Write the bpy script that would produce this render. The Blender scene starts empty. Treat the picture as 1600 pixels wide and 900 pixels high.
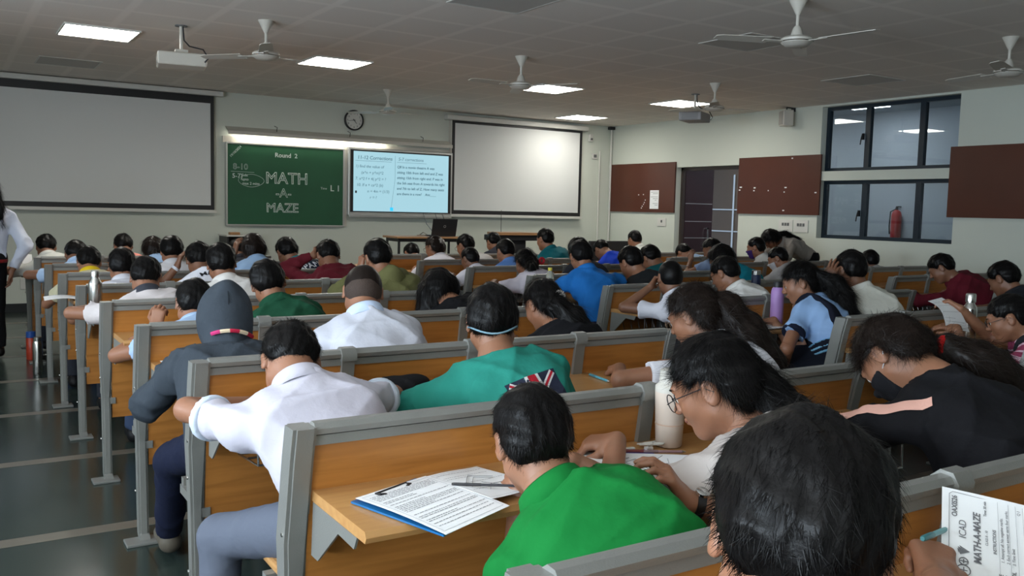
import bpy, bmesh, math, random
import numpy as np
from mathutils import Vector, Matrix, Euler
random.seed(7); RNG = np.random.default_rng(7)
S = bpy.context.scene
C = S.collection
# ------------------------------------------------------------------ camera
YAW, PIT, ROL, FPX = 0.567, 0.087, 0.0243, 1399.5
CAM = Vector((-0.647, -0.954, 1.359))
f_ = Vector((math.sin(YAW)*math.cos(PIT), math.cos(YAW)*math.cos(PIT), -math.sin(PIT)))
r_ = Vector((math.cos(YAW), -math.sin(YAW), 0)); u_ = r_.cross(f_)
r2 = r_*math.cos(ROL)+u_*math.sin(ROL); u2 = -r_*math.sin(ROL)+u_*math.cos(ROL)
cd = bpy.data.cameras.new('camera'); cam = bpy.data.objects.new('camera', cd); C.objects.link(cam)
m = Matrix((r2, u2, -f_)).transposed().to_4x4(); m.translation = CAM; cam.matrix_world = m
cd.sensor_width = 36; cd.lens = FPX*36/1600; cd.clip_start = .02; cd.clip_end = 100
S.camera = cam
# ------------------------------------------------------------------ world, light, exposure
w = bpy.data.worlds.new('world'); S.world = w; w.use_nodes = True
w.node_tree.nodes['Background'].inputs[0].default_value = (.62, .78, 1, 1)
w.node_tree.nodes['Background'].inputs[1].default_value = .9
S.view_settings.view_transform = 'Standard'; S.view_settings.look = 'None'
S.view_settings.gamma = 1; S.view_settings.exposure = 0.72; S.view_settings.use_curve_mapping = False
def area(name, loc, rot, sx, sy, e, col):
    l = bpy.data.lights.new(name, 'AREA'); l.shape = 'RECTANGLE'; l.size = sx; l.size_y = sy
    l.energy = e; l.color = col
    o = bpy.data.objects.new(name, l); o.location = loc; o.rotation_euler = rot; C.objects.link(o); return o
WIN_L = [(-2.6, -0.6), (0.5, 2.5), (3.6, 5.6)]       # window openings in the left wall (y from, y to)
WIN_E = (225, 225, 70)
for (ya, yb), e in zip(WIN_L, WIN_E):
    area('daylight', (-3.42, (ya+yb)/2, 1.62), (0, -math.pi/2-.80, 0), 1.3, yb-ya, e, (.80, .90, 1))
LIT = [(0.54, 7.70), (2.76, 7.86), (5.50, 7.97), (7.60, 7.97), (7.73, 10.33)]
UNLIT = [(0.53, 9.82), (2.70, 4.49), (5.13, 4.49), (7.6, 5.2)]
PANEL_E = 16
# ------------------------------------------------------------------ helpers: materials
def mat(name, col, rough=.6, metal=0, spec=.5, bump=0, bscale=40, var=0, vscale=3, emit=None, es=0, coat=0, tint=None, sub=0):
    m = bpy.data.materials.new(name); m.use_nodes = True; nt = m.node_tree; b = nt.nodes['Principled BSDF']
    b.inputs['Base Color'].default_value = (*col, 1); b.inputs['Roughness'].default_value = rough
    b.inputs['Metallic'].default_value = metal; b.inputs['Specular IOR Level'].default_value = spec
    b.inputs['Coat Weight'].default_value = coat
    if sub: b.inputs['Subsurface Weight'].default_value = sub; b.inputs['Subsurface Scale'].default_value = .01; b.inputs['Subsurface Radius'].default_value = (1, .35, .2)
    tc = nt.nodes.new('ShaderNodeTexCoord')
    n = nt.nodes.new('ShaderNodeTexNoise'); n.inputs['Scale'].default_value = vscale; n.inputs['Detail'].default_value = 5
    nt.links.new(tc.outputs['Object'], n.inputs['Vector'])
    if var:
        mx = nt.nodes.new('ShaderNodeMix'); mx.data_type = 'RGBA'
        t = tint or tuple(c*(1-var) for c in col)
        mx.inputs[6].default_value = (*col, 1); mx.inputs[7].default_value = (*t, 1)
        nt.links.new(n.outputs['Fac'], mx.inputs[0]); nt.links.new(mx.outputs[2], b.inputs['Base Color'])
    if bump:
        n2 = nt.nodes.new('ShaderNodeTexNoise'); n2.inputs['Scale'].default_value = bscale; n2.inputs['Detail'].default_value = 4
        nt.links.new(tc.outputs['Object'], n2.inputs['Vector'])
        bp = nt.nodes.new('ShaderNodeBump'); bp.inputs['Strength'].default_value = bump; bp.inputs['Distance'].default_value = .01
        nt.links.new(n2.outputs['Fac'], bp.inputs['Height']); nt.links.new(bp.outputs[0], b.inputs['Normal'])
    if emit: b.inputs['Emission Color'].default_value = (*emit, 1); b.inputs['Emission Strength'].default_value = es
    return m
def srgb(r, g, b):
    return tuple(((c/255)/12.92 if c <= 10 else (((c/255)+.055)/1.055)**2.4) for c in (r, g, b))
M = {}
M['wall'] = mat('wall_paint', (.60, .63, .56), .85, bump=.05, bscale=60, var=.06, vscale=1.2)
M['wallgrey'] = mat('wall_reveal', (.52, .54, .49), .85)
M['wood'] = None
M['metal'] = mat('painted_metal', (.27, .272, .255), .38, .35, .5, bump=.12, bscale=300, var=.12, vscale=8)
M['metald'] = mat('dark_strip', (.15, .15, .15), .45, .3)
M['black'] = mat('black', (.012, .012, .014), .5)
M['blackgl'] = mat('black_gloss', (.01, .01, .012), .15)
M['white'] = mat('white_plastic', (.62, .61, .57), .45)
M['cream'] = mat('cream_plastic', (.55, .52, .46), .4)
M['steel'] = mat('steel', (.55, .55, .53), .25, 1)
M['alu'] = mat('aluminium', (.55, .56, .55), .35, .8)
M['screen'] = mat('projection_fabric', (.66, .67, .66), .9, var=.04, vscale=1)
M['paper'] = mat('paper', (.82, .83, .84), .8, bump=.05, bscale=12)
M['ink'] = mat('ink', (.16, .16, .17), .7)
M['chalk'] = mat('chalk', (.62, .70, .66), .9)
M['lam'] = mat('board_laminate', srgb(88, 42, 26), .32, var=.35, vscale=2.2, spec=.5)
M['frame'] = mat('window_frame', (.008, .018, .030), .35)
M['doorred'] = mat('door_laminate', (.045, .022, .028), .3)
M['doorbr'] = mat('corridor_door', (.22, .15, .10), .5)
M['emit'] = mat('light_panel', (1, 1, 1), .5, emit=(1, .97, .88), es=PANEL_E)
M['tube'] = mat('tube_light', (1, 1, 1), .5, emit=(1, .96, .85), es=16)
M['skirt'] = mat('skirting', (.02, .022, .024), .3)
def woodmat(name, c1, c2, axis=0, scale=1.0, rough=.38):
    m = bpy.data.materials.new(name); m.use_nodes = True; nt = m.node_tree; b = nt.nodes['Principled BSDF']
    tc = nt.nodes.new('ShaderNodeTexCoord'); mp = nt.nodes.new('ShaderNodeMapping')
    sc = [14*scale]*3; sc[axis] = 1.0*scale; mp.inputs['Scale'].default_value = sc
    n = nt.nodes.new('ShaderNodeTexNoise'); n.inputs['Scale'].default_value = 3; n.inputs['Detail'].default_value = 8; n.inputs['Distortion'].default_value = .6
    rp = nt.nodes.new('ShaderNodeValToRGB'); rp.color_ramp.elements[0].color = (*c2, 1); rp.color_ramp.elements[1].color = (*c1, 1)
    rp.color_ramp.elements[0].position = .3; rp.color_ramp.elements[1].position = .62
    nt.links.new(tc.outputs['Object'], mp.inputs[0]); nt.links.new(mp.outputs[0], n.inputs['Vector'])
    nt.links.new(n.outputs['Fac'], rp.inputs[0]); nt.links.new(rp.outputs[0], b.inputs['Base Color'])
    b.inputs['Roughness'].default_value = rough
    return m
M['wood'] = woodmat('beech_laminate', (.45, .185, .040), (.34, .130, .026))
M['edge'] = woodmat('beech_edge', (.50, .27, .10), (.42, .21, .075), rough=.3)
M['ply'] = woodmat('table_ply', (.42, .22, .10), (.30, .15, .06))
# ------------------------------------------------------------------ helpers: meshes
def mesh_obj(name, V, F, m=None, parent=None, smooth=False, mats=None, mi=None):
    me = bpy.data.meshes.new(name)
    V = np.asarray(V, dtype=np.float32)
    if isinstance(F, np.ndarray):
        n, k = F.shape
        me.vertices.add(len(V)); me.vertices.foreach_set('co', V.ravel())
        me.loops.add(n*k); me.loops.foreach_set('vertex_index', F.ravel().astype(np.int32))
        me.polygons.add(n); me.polygons.foreach_set('loop_start', np.arange(0, n*k, k, dtype=np.int32))
        me.update(calc_edges=True); me.validate()
    else:
        me.from_pydata([tuple(v) for v in V], [], F)
    if mats:
        for q in mats: me.materials.append(q)
        if mi is not None: me.polygons.foreach_set('material_index', np.asarray(mi, dtype=np.int32))
    elif m: me.materials.append(m)
    if smooth: me.polygons.foreach_set('use_smooth', np.ones(len(me.polygons), dtype=bool))
    me.update()
    o = bpy.data.objects.new(name, me); C.objects.link(o)
    if parent: o.parent = parent
    return o
class MB:
    """collects boxes, tubes and lathes of ONE object"""
    def __init__(s): s.V = []; s.F = []; s.I = []; s.sm = False
    def add(s, V, F, i=0):
        n = len(s.V); s.V += [tuple(v) for v in V]; s.F += [tuple(a+n for a in f) for f in F]; s.I += [i]*len(F); return s
    def box(s, x0, x1, y0, y1, z0, z1, i=0, mtx=None, bev=0):
        if bev:
            bm = bmesh.new(); bmesh.ops.create_cube(bm, size=1)
            for v in bm.verts: v.co = Vector((x0+(v.co.x+.5)*(x1-x0), y0+(v.co.y+.5)*(y1-y0), z0+(v.co.z+.5)*(z1-z0)))
            bmesh.ops.bevel(bm, geom=bm.edges[:], offset=bev, segments=2, affect='EDGES', profile=.5)
            V = [v.co.copy() for v in bm.verts]; F = [[v.index for v in f.verts] for f in bm.faces]; bm.free()
        else:
            V = [Vector(c) for c in ((x0,y0,z0),(x1,y0,z0),(x1,y1,z0),(x0,y1,z0),(x0,y0,z1),(x1,y0,z1),(x1,y1,z1),(x0,y1,z1))]
            F = [(0,3,2,1),(4,5,6,7),(0,1,5,4),(1,2,6,5),(2,3,7,6),(3,0,4,7)]
        if mtx: V = [mtx @ v for v in V]
        return s.add(V, F, i)
    def tube(s, pts, r, n=8, i=0, cap=True):
        pts = [Vector(p) for p in pts]; rs = r if isinstance(r, (list, tuple)) else [r]*len(pts)
        V = []; F = []; ref = None
        for k, p in enumerate(pts):
            t = (pts[min(k+1, len(pts)-1)]-pts[max(k-1, 0)]).normalized()
            if ref is None: ref = t.orthogonal().normalized()
            ref = (ref-t*ref.dot(t)).normalized(); b = t.cross(ref)
            for j in range(n):
                a = 2*math.pi*j/n; V.append(p+(ref*math.cos(a)+b*math.sin(a))*rs[k])
        for k in range(len(pts)-1):
            for j in range(n):
                F.append((k*n+j, k*n+(j+1) % n, (k+1)*n+(j+1) % n, (k+1)*n+j))
        if cap: F.append(tuple(range(n))[::-1]); F.append(tuple((len(pts)-1)*n+j for j in range(n)))
        return s.add(V, F, i)
    def lathe(s, prof, c=(0,0,0), n=20, i=0, mtx=None, cap=True):
        V = []; F = []; c = Vector(c)
        for (r, z) in prof:
            for j in range(n):
                a = 2*math.pi*j/n; v = Vector((r*math.cos(a), r*math.sin(a), z)); V.append(c+(mtx @ v if mtx else v))
        for k in range(len(prof)-1):
            for j in range(n): F.append((k*n+j, k*n+(j+1) % n, (k+1)*n+(j+1) % n, (k+1)*n+j))
        if cap: F.append(tuple(range(n))[::-1]); F.append(tuple((len(prof)-1)*n+j for j in range(n)))
        return s.add(V, F, i)
    def prism(s, poly, axis, a, b, i=0):
        """poly in the two other axes (ordered), extruded along axis from a to b"""
        def P(u, v, t): return {0: (t, u, v), 1: (u, t, v), 2: (u, v, t)}[axis]
        n = len(poly); V = [P(u, v, a) for u, v in poly]+[P(u, v, b) for u, v in poly]
        F = [tuple(range(n))[::-1], tuple(range(n, 2*n))]+[(k, (k+1) % n, n+(k+1) % n, n+k) for k in range(n)]
        return s.add(V, F, i)
    def build(s, name, m, parent=None, smooth=False):
        ms = m if isinstance(m, (list, tuple)) else [m]
        o = mesh_obj(name, s.V, s.F, None, parent, False, ms, s.I)
        bm = bmesh.new(); bm.from_mesh(o.data); bmesh.ops.recalc_face_normals(bm, faces=bm.faces[:]); bm.to_mesh(o.data); bm.free()
        if smooth:
            o.data.polygons.foreach_set('use_smooth', np.ones(len(o.data.polygons), dtype=bool))
            try: o.data.set_sharp_from_angle(angle=.7)
            except Exception: pass
        return o
def tag(o, label=None, cat=None, group=None, kind=None):
    if label: o['label'] = label
    if cat: o['category'] = cat
    if group: o['group'] = group
    if kind: o['kind'] = kind
    return o
def empty(name, loc, rz=0, **k):
    o = bpy.data.objects.new(name, None); C.objects.link(o); o.location = loc; o.rotation_euler = (0, 0, rz)
    o.empty_display_size = .1
    return tag(o, **k)
def copy_tree(o, parent=None):
    c = o.copy(); C.objects.link(c)
    if parent: c.parent = parent
    for ch in [q for q in KIDS.get(o.name, [])]: copy_tree(ch, c)
    return c
KIDS = {}
def index_kids(root):
    for ch in root.children:
        KIDS.setdefault(root.name, []); 
        if ch not in KIDS[root.name]: KIDS[root.name].append(ch)
        index_kids(ch)
def struct(o, label=None):
    o['kind'] = 'structure'
    if label: o['label'] = label
    return o
def text_mesh(name, body, size, mtx, m, parent, outline=0, align='LEFT', thick=.0015, bold=0, shear=0):
    cu = bpy.data.curves.new('t', 'FONT'); cu.body = body; cu.size = size; cu.align_x = align; cu.shear = shear
    if outline: cu.fill_mode = 'NONE'; cu.bevel_depth = outline; cu.bevel_resolution = 0
    else: cu.extrude = thick; cu.offset = bold
    cu.resolution_u = 3
    o = bpy.data.objects.new('t', cu); C.objects.link(o)
    bpy.context.view_layer.update()
    me = bpy.data.meshes.new_from_object(o.evaluated_get(bpy.context.evaluated_depsgraph_get()))
    C.objects.unlink(o); bpy.data.objects.remove(o)
    me.transform(mtx); me.materials.clear(); me.materials.append(m)
    q = bpy.data.objects.new(name, me); C.objects.link(q)
    if parent: q.parent = parent
    return q
# ================================================================== THE ROOM
X0, X1, Y0, Y1, ZC = -3.3, 9.044, -3.4, 11.2, 2.811
def floor_mat():
    m = bpy.data.materials.new('stone_floor'); m.use_nodes = True; nt = m.node_tree; b = nt.nodes['Principled BSDF']
    tc = nt.nodes.new('ShaderNodeTexCoord'); n = nt.nodes.new('ShaderNodeTexNoise'); n.inputs['Scale'].default_value = 2.2; n.inputs['Detail'].default_value = 8
    nt.links.new(tc.outputs['Object'], n.inputs['Vector'])
    mx = nt.nodes.new('ShaderNodeMix'); mx.data_type = 'RGBA'; mx.inputs[6].default_value = (.018, .030, .027, 1); mx.inputs[7].default_value = (.045, .062, .056, 1)
    nt.links.new(n.outputs['Fac'], mx.inputs[0])
    # slab joints every 0.6 m along x
    br = nt.nodes.new('ShaderNodeTexBrick'); br.offset = 0; br.inputs['Scale'].default_value = 1; br.inputs['Mortar Size'].default_value = .004
    br.inputs['Brick Width'].default_value = .9; br.inputs['Row Height'].default_value = 1.19
    br.inputs['Color1'].default_value = (1,1,1,1); br.inputs['Color2'].default_value = (.82,.85,.82,1); br.inputs['Mortar'].default_value = (.5,.5,.5,1)
    nt.links.new(tc.outputs['Object'], br.inputs['Vector'])
    m2 = nt.nodes.new('ShaderNodeMix'); m2.data_type = 'RGBA'; m2.blend_type = 'MULTIPLY'; m2.inputs[0].default_value = 1
    nt.links.new(mx.outputs[2], m2.inputs[6]); nt.links.new(br.outputs['Color'], m2.inputs[7]); nt.links.new(m2.outputs[2], b.inputs['Base Color'])
    rr = nt.nodes.new('ShaderNodeMapRange'); rr.inputs[3].default_value = .12; rr.inputs[4].default_value = .3
    nt.links.new(n.outputs['Fac'], rr.inputs[0]); nt.links.new(rr.outputs[0], b.inputs['Roughness'])
    return m
def ceil_mat():
    m = bpy.data.materials.new('ceiling_tiles'); m.use_nodes = True; nt = m.node_tree; b = nt.nodes['Principled BSDF']; b.inputs['Roughness'].default_value = .9
    tc = nt.nodes.new('ShaderNodeTexCoord')
    br = nt.nodes.new('ShaderNodeTexBrick'); br.offset = 0; br.inputs['Scale'].default_value = 1; br.inputs['Mortar Size'].default_value = .045; br.inputs['Mortar Smooth'].default_value = .6
    br.inputs['Brick Width'].default_value = .6; br.inputs['Row Height'].default_value = .6
    br.inputs['Color1'].default_value = (.74,.68,.62,1); br.inputs['Color2'].default_value = (.71,.655,.60,1); br.inputs['Mortar'].default_value = (.80,.74,.68,1)
    nt.links.new(tc.outputs['Object'], br.inputs['Vector'])
    # small perforations inside each tile
    vo = nt.nodes.new('ShaderNodeTexVoronoi'); vo.inputs['Scale'].default_value = 38; vo.inputs['Randomness'].default_value = 0
    nt.links.new(tc.outputs['Object'], vo.inputs['Vector'])
    mr = nt.nodes.new('ShaderNodeMapRange'); mr.inputs[1].default_value = .12; mr.inputs[2].default_value = .22; mr.inputs[3].default_value = .72; mr.inputs[4].default_value = 1
    nt.links.new(vo.outputs['Distance'], mr.inputs[0])
    mx = nt.nodes.new('ShaderNodeMix'); mx.inputs[3].default_value = 1      # float mix: joints carry no holes
    nt.links.new(br.outputs['Fac'], mx.inputs[0]); nt.links.new(mr.outputs[0], mx.inputs[2])
    m2 = nt.nodes.new('ShaderNodeMix'); m2.data_type = 'RGBA'; m2.blend_type = 'MULTIPLY'; m2.inputs[0].default_value = 1
    nt.links.new(br.outputs['Color'], m2.inputs[6]); nt.links.new(mx.outputs[0], m2.inputs[7]); nt.links.new(m2.outputs[2], b.inputs['Base Color'])
    return m
fl = struct(MB().box(X0-.2, 12.2, Y0-.2, 15, -.1, 0).build('floor', floor_mat()))
strip = mat('floor_strip', (.17, .15, .12), .3, var=.3, vscale=12)
for k, y in enumerate((.60, 1.79, 2.99, 4.18, 5.37, 6.56, 7.75, 8.94, 10.1)):
    struct(MB().box(X0, X1, y-.045, y+.045, -.001, .0015).build('trim_%d' % (k+1), strip))
ce = struct(MB().box(X0-.2, X1+.2, Y0-.2, Y1+.2, ZC, ZC+.15).build('ceiling', ceil_mat()))
struct(MB().box(X0-.2, X1+.2, Y1, Y1+.2, 0, ZC).build('wall_front', M['wall']))
struct(MB().box(X0-.2, X1+.2, Y0-.2, Y0, 0, ZC).build('wall_back', M['wall']))
mb = MB(); T = .2
ys = [Y0]; 
for a, b in WIN_L: ys += [a, b]
ys.append(Y1)
for k in range(0, len(ys), 2): mb.box(X0-T, X0, ys[k], ys[k+1], 0, ZC)
for a, b in WIN_L: mb.box(X0-T, X0, a, b, 0, .95); mb.box(X0-T, X0, a, b, 2.3, ZC)
struct(mb.build('wall_left', M['wall']))
D0, D1, DZ = 8.24, 9.57, 2.08
W0, W1 = 4.98, 6.86
mb = MB(); T = .22
mb.box(X1, X1+T, Y0, W0, 0, ZC); mb.box(X1, X1+T, W1, D0, 0, ZC); mb.box(X1, X1+T, D1, Y1, 0, ZC)
mb.box(X1, X1+T, D0, D1, DZ, ZC); mb.box(X1, X1+T, W0, W1, 0, 1.09); mb.box(X1, X1+T, W0, W1, 1.835, 1.955)
mb.box(X1, X1+T, W0, W1, 2.785, ZC)
struct(mb.build('wall_right', M['wall']))
struct(MB().box(X0, X1, Y1-.012, Y1, 0, .10).build('baseboard_front', M['skirt']))
mb = MB(); mb.box(X1-.012, X1, Y0, D0, 0, .10); mb.box(X1-.012, X1, D1, Y1, 0, .10)
struct(mb.build('baseboard_right', M['skirt']))
# corridor behind the right wall
cw = mat('corridor_paint', (.50, .54, .58), .8)
for nm, bx in (('wall_corridor', (11.7, 11.9, 2, 15, 0, 3.0)), ('wall_corridor_far', (X1+T, 11.9, 14.8, 15, 0, 3)), ('wall_corridor_near', (X1+T, 11.9, 2, 2.2, 0, 3)), ('ceiling_corridor', (X1+T, 11.9, 2, 15, 3.0, 3.15)), ('wall_corridor_inner', (X1+T-.02, X1+T, 2, 15, ZC, 3.0))):
    struct(MB().box(*bx).build(nm, cw))
for k, (x, y) in enumerate(((10.7, 7.55), (10.7, 9.4))):
    o = MB().box(x-.3, x+.3, y-.3, y+.3, 2.98, 2.996).build('corridor_light', mat('corridor_panel', (1,1,1), .5, emit=(.92,.96,1), es=9))
    tag(o, ['lit square panel on the corridor ceiling behind the left upper pane', 'lit square panel on the corridor ceiling further from the window'][k], 'ceiling light', 'corridor ceiling lights')
# corridor door seen through the open doorway
dr = MB(); dr.box(11.64, 11.70, 10.25, 12.6, 0, 2.3).build('door_1', M['doorbr'])
d1 = bpy.data.objects['door_1']; struct(d1)
q = MB()
for z in (.55, 1.05, 1.45): q.box(11.625, 11.64, 10.27, 12.58, z, z+.02)
q.box(11.62, 11.64, 10.80, 10.84, .2, 2.1); q.build('door_strip', M['alu'], d1)
# the classroom's own door, swung out into the corridor
dd = MB(); dd.box(X1+.16, X1+.76, D1-.05, D1-.01, .01, DZ-.01).build('door_2', M['doorred']); d2 = struct(bpy.data.objects['door_2'])
q = MB()
for z in (.35, .66, .98, 1.24, 1.52): q.box(X1+.17, X1+.74, D1-.056, D1-.05, z, z+.012)
q.build('door_strip', M['alu'], d2)
q = MB(); q.box(X1+.62, X1+.64, D1-.10, D1-.085, .85, 1.15); q.box(X1+.62, X1+.64, D1-.10, D1-.05, .85, .87); q.box(X1+.62, X1+.64, D1-.10, D1-.05, 1.13, 1.15)
q.build('door_handle', M['steel'], d2)
mb = MB(); mb.box(X1+.10, X1+.15, D0-.0, D0+.05, 0, DZ); mb.box(X1+.10, X1+.15, D1-.05, D1, 0, DZ); mb.box(X1+.10, X1+.15, D0, D1, DZ-.05, DZ)
struct(mb.build('trim_20', mat('door_frame', (.05, .035, .03), .4)))
# windows to the corridor
glass = bpy.data.materials.new('window_glass'); glass.use_nodes = True; nt = glass.node_tree; nt.nodes.clear()
o_ = nt.nodes.new('ShaderNodeOutputMaterial'); t_ = nt.nodes.new('ShaderNodeBsdfTransparent'); g_ = nt.nodes.new('ShaderNodeBsdfGlossy'); x_ = nt.nodes.new('ShaderNodeMixShader'); fr = nt.nodes.new('ShaderNodeFresnel')
fr.inputs[0].default_value = 1.5; g_.inputs['Roughness'].default_value = .02; t_.inputs[0].default_value = (.80, .84, .86, 1)
nt.links.new(fr.outputs[0], x_.inputs[0]); nt.links.new(t_.outputs[0], x_.inputs[1]); nt.links.new(g_.outputs[0], x_.inputs[2]); nt.links.new(x_.outputs[0], o_.inputs[0])
def window_unit(name, x, y0, y1, z0, z1, mull, parent=None, handle=None, side=1):
    fw = .045; mb = MB(); a, b = x-.03, x+.03
    mb.box(a, b, y0, y1, z0, z0+fw); mb.box(a, b, y0, y1, z1-fw, z1); mb.box(a, b, y0, y0+fw, z0+fw, z1-fw); mb.box(a, b, y1-fw, y1, z0+fw, z1-fw)
    for y in mull: mb.box(a, b, y-.035, y+.035, z0+fw, z1-fw)
    o = struct(mb.build(name, M['frame'])); ys = [y0+fw]+[v for y in mull for v in (y-.035, y+.035)]+[y1-fw]
    for k in range(0, len(ys), 2):
        MB().box(x-.004, x+.004, ys[k], ys[k+1], z0+fw, z1-fw).build('pane', glass, o)
    if handle:
        y, z = handle; q = MB(); q.box(a-.03, a, y-.012, y+.012, z-.04, z+.04); q.tube([(a-.03, y, z+.03), (a-.045, y+.005, z-.02), (a-.04, y+.02, z-.10)], .008, 6); q.build('window_handle', M['black'], o)
    return o
window_unit('window_1', X1+.13, W0, W1, 1.955, 2.785, (5.50, 6.24), handle=(6.29, 2.38))
window_unit('window_2', X1+.13, W0, W1, 1.09, 1.835, (5.50, 6.24), handle=(6.29, 1.42))
for k, (a, b) in enumerate(WIN_L): window_unit('window_%d' % (k+3), X0-.10, a, b, .95, 2.3, ((a+b)/2,))
# fire extinguisher on the corridor wall
t = empty('fire_extinguisher', (11.61, 7.46, 1.05), label='red fire extinguisher on the corridor wall behind the lower window', cat='fire extinguisher')
MB().lathe([(.0, 0), (.07, .0), (.075, .02), (.075, .36), (.06, .42), (.025, .45)]).build('cylinder', mat('red', (.45, .03, .03), .35), t, True)
q = MB().lathe([(.02, .45), (.02, .49)]); q.box(-.01, .09, -.012, .012, .49, .505); q.box(-.01, .07, -.012, .012, .46, .47); q.build('valve_handle', M['black'], t)
MB().tube([(0, .02, .46), (-.02, .09, .42), (-.02, .10, .2), (-.02, .09, .08)], .01).build('hose', M['black'], t, True)
MB().box(.06, .075, -.03, .03, .1, .4).build('wall_bracket', M['steel'], t)
# ---------------------------------------------------------------- brown display boards on the right wall
def board(y0, y1, z0, z1, label, tacks, paper=None):
    t = empty('display_board', (X1-.004, (y0+y1)/2, z0), label=label, cat='notice board')
    yc = (y0+y1)/2
    MB().box(-.025, 0, y0-yc, y1-yc, 0, z1-z0).build('panel', M['lam'], t)
    for (y, z, s) in tacks:
        MB().box(-.027, -.0245, y-yc-s, y-yc+s, z-z0-.008, z-z0+.008).build('paper_scrap', M['paper'], t)
    return t
t = board(9.57, 11.165, 1.375, 2.165, 'brown laminate display board left of the doorway with one white notice', [(10.42, 1.655, .012), (10.30, 1.66, .01), (10.27, 1.53, .008), (10.32, 1.47, .01), (10.29, 1.50, .008), (10.34, 1.44, .01), (10.25, 1.57, .008)])
nt_ = empty('wall_notice', (X1-.031, 10.03, 1.43), label='white printed notice pinned to the brown board left of the doorway', cat='notice')
MB().box(-.002, 0, -.105, .105, 0, .297).build('sheet', M['paper'], nt_)
q = MB()
for k in range(9):
    z = .265-k*.026
    if k in (2, 6): continue
    q.box(-.0028, -.0022, -.085+.03*(k == 5), .085-.05*(k % 3), z, z+.006)
q.build('printed_text', M['ink'], nt_)
board(6.82, 8.245, 1.385, 2.175, 'brown glossy display board between the doorway and the windows dotted with tape scraps', [(8.19, 1.76, .022), (8.21, 1.72, .015), (7.93, 1.75, .016), (7.94, 1.71, .012), (7.68, 1.71, .008), (7.38, 1.75, .018), (7.40, 1.69, .01), (7.40, 1.44, .016), (6.88, 1.68, .016), (7.29, 2.14, .012)])
board(3.1, 5.045, 1.395, 2.19, 'brown laminate display board right of the windows', [])
# switch plates
def plate(name, y0, y1, z0, z1, label, n, cat='switch'):
    t = empty(name, (X1, (y0+y1)/2, z0), label=label, cat=cat)
    w = (y1-y0)/2; MB().box(-.012, 0, -w, w, 0, z1-z0, bev=.003).build('plate', M['white'], t)
    for k in range(n):
        yy = (k-(n-1)/2)*.045; MB().box(-.018, -.012, yy-.015, yy+.015, (z1-z0)*.62-.02, (z1-z0)*.62+.02).build('switch', M['metald'], t)
plate('switch_plate', 7.245, 7.485, 1.155, 1.315, 'white three-gang switch plate under the glossy board, nearer the doorway', 3)
plate('switch_plate', 6.99, 7.225, 1.15, 1.315, 'white three-gang switch plate under the glossy board, nearer the windows', 3)
plate('switch_plate', 9.76, 9.96, 1.155, 1.285, 'white wall plate under the board left of the doorway', 1)
# wall speaker
t = empty('wall_speaker', (X1-.14, 7.33, 2.56), label='white box loudspeaker on a bracket high on the right wall', cat='speaker')
MB().box(-.07, .07, -.085, .085, 0, .21, bev=.012, mtx=Matrix.Rotation(-.5, 4, 'Z')).build('cabinet', M['cream'], t)
MB().box(-.08, -.07, -.065, .065, .02, .19, mtx=Matrix.Rotation(-.5, 4, 'Z')).build('grille', mat('speaker_grille', (.42, .40, .36), .8, bump=.4, bscale=400), t)
q = MB().tube([(0, 0, .2), (0, 0, .25), (.14, 0, .25)], .012); q.box(.12, .14, -.03, .03, .2, .28); q.build('bracket', M['black'], t)
# ---------------------------------------------------------------- ceiling panels
for k, (x, y) in enumerate(LIT+UNLIT):
    lit = k < len(LIT)
    lab = ['lit square ceiling panel at the far left above the big projection screen', 'lit square ceiling panel beside the white fan above the chalkboard', 'lit square ceiling panel in the middle of the ceiling', 'lit square ceiling panel behind the hanging grey projector on the right', 'lit square ceiling panel nearest the front right corner',
           'unlit square ceiling panel near the housing of the large left screen', 'unlit square ceiling panel cut by the top edge near the middle', 'unlit square ceiling panel behind the nearest ceiling fan', 'unlit square ceiling panel above the corridor windows'][k]
    t = empty('ceiling_light', (x, y, ZC), label=lab, cat='ceiling light', group='square ceiling light panels')
    h = .285; q = MB(); fz = -.014 if lit else -.004
    for a in ((-h-.015, h+.015, -h-.015, -h), (-h-.015, h+.015, h, h+.015), (-h-.015, -h, -h, h), (h, h+.015, -h, h)): q.box(a[0], a[1], a[2], a[3], fz, 0)
    q.build('frame', M['white'], t)
    MB().box(-h, h, -h, h, -.010 if lit else -.003, -.001).build('diffuser', M['emit'] if lit else mat('unlit_diffuser', (.46, .44, .41), .6), t)
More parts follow.
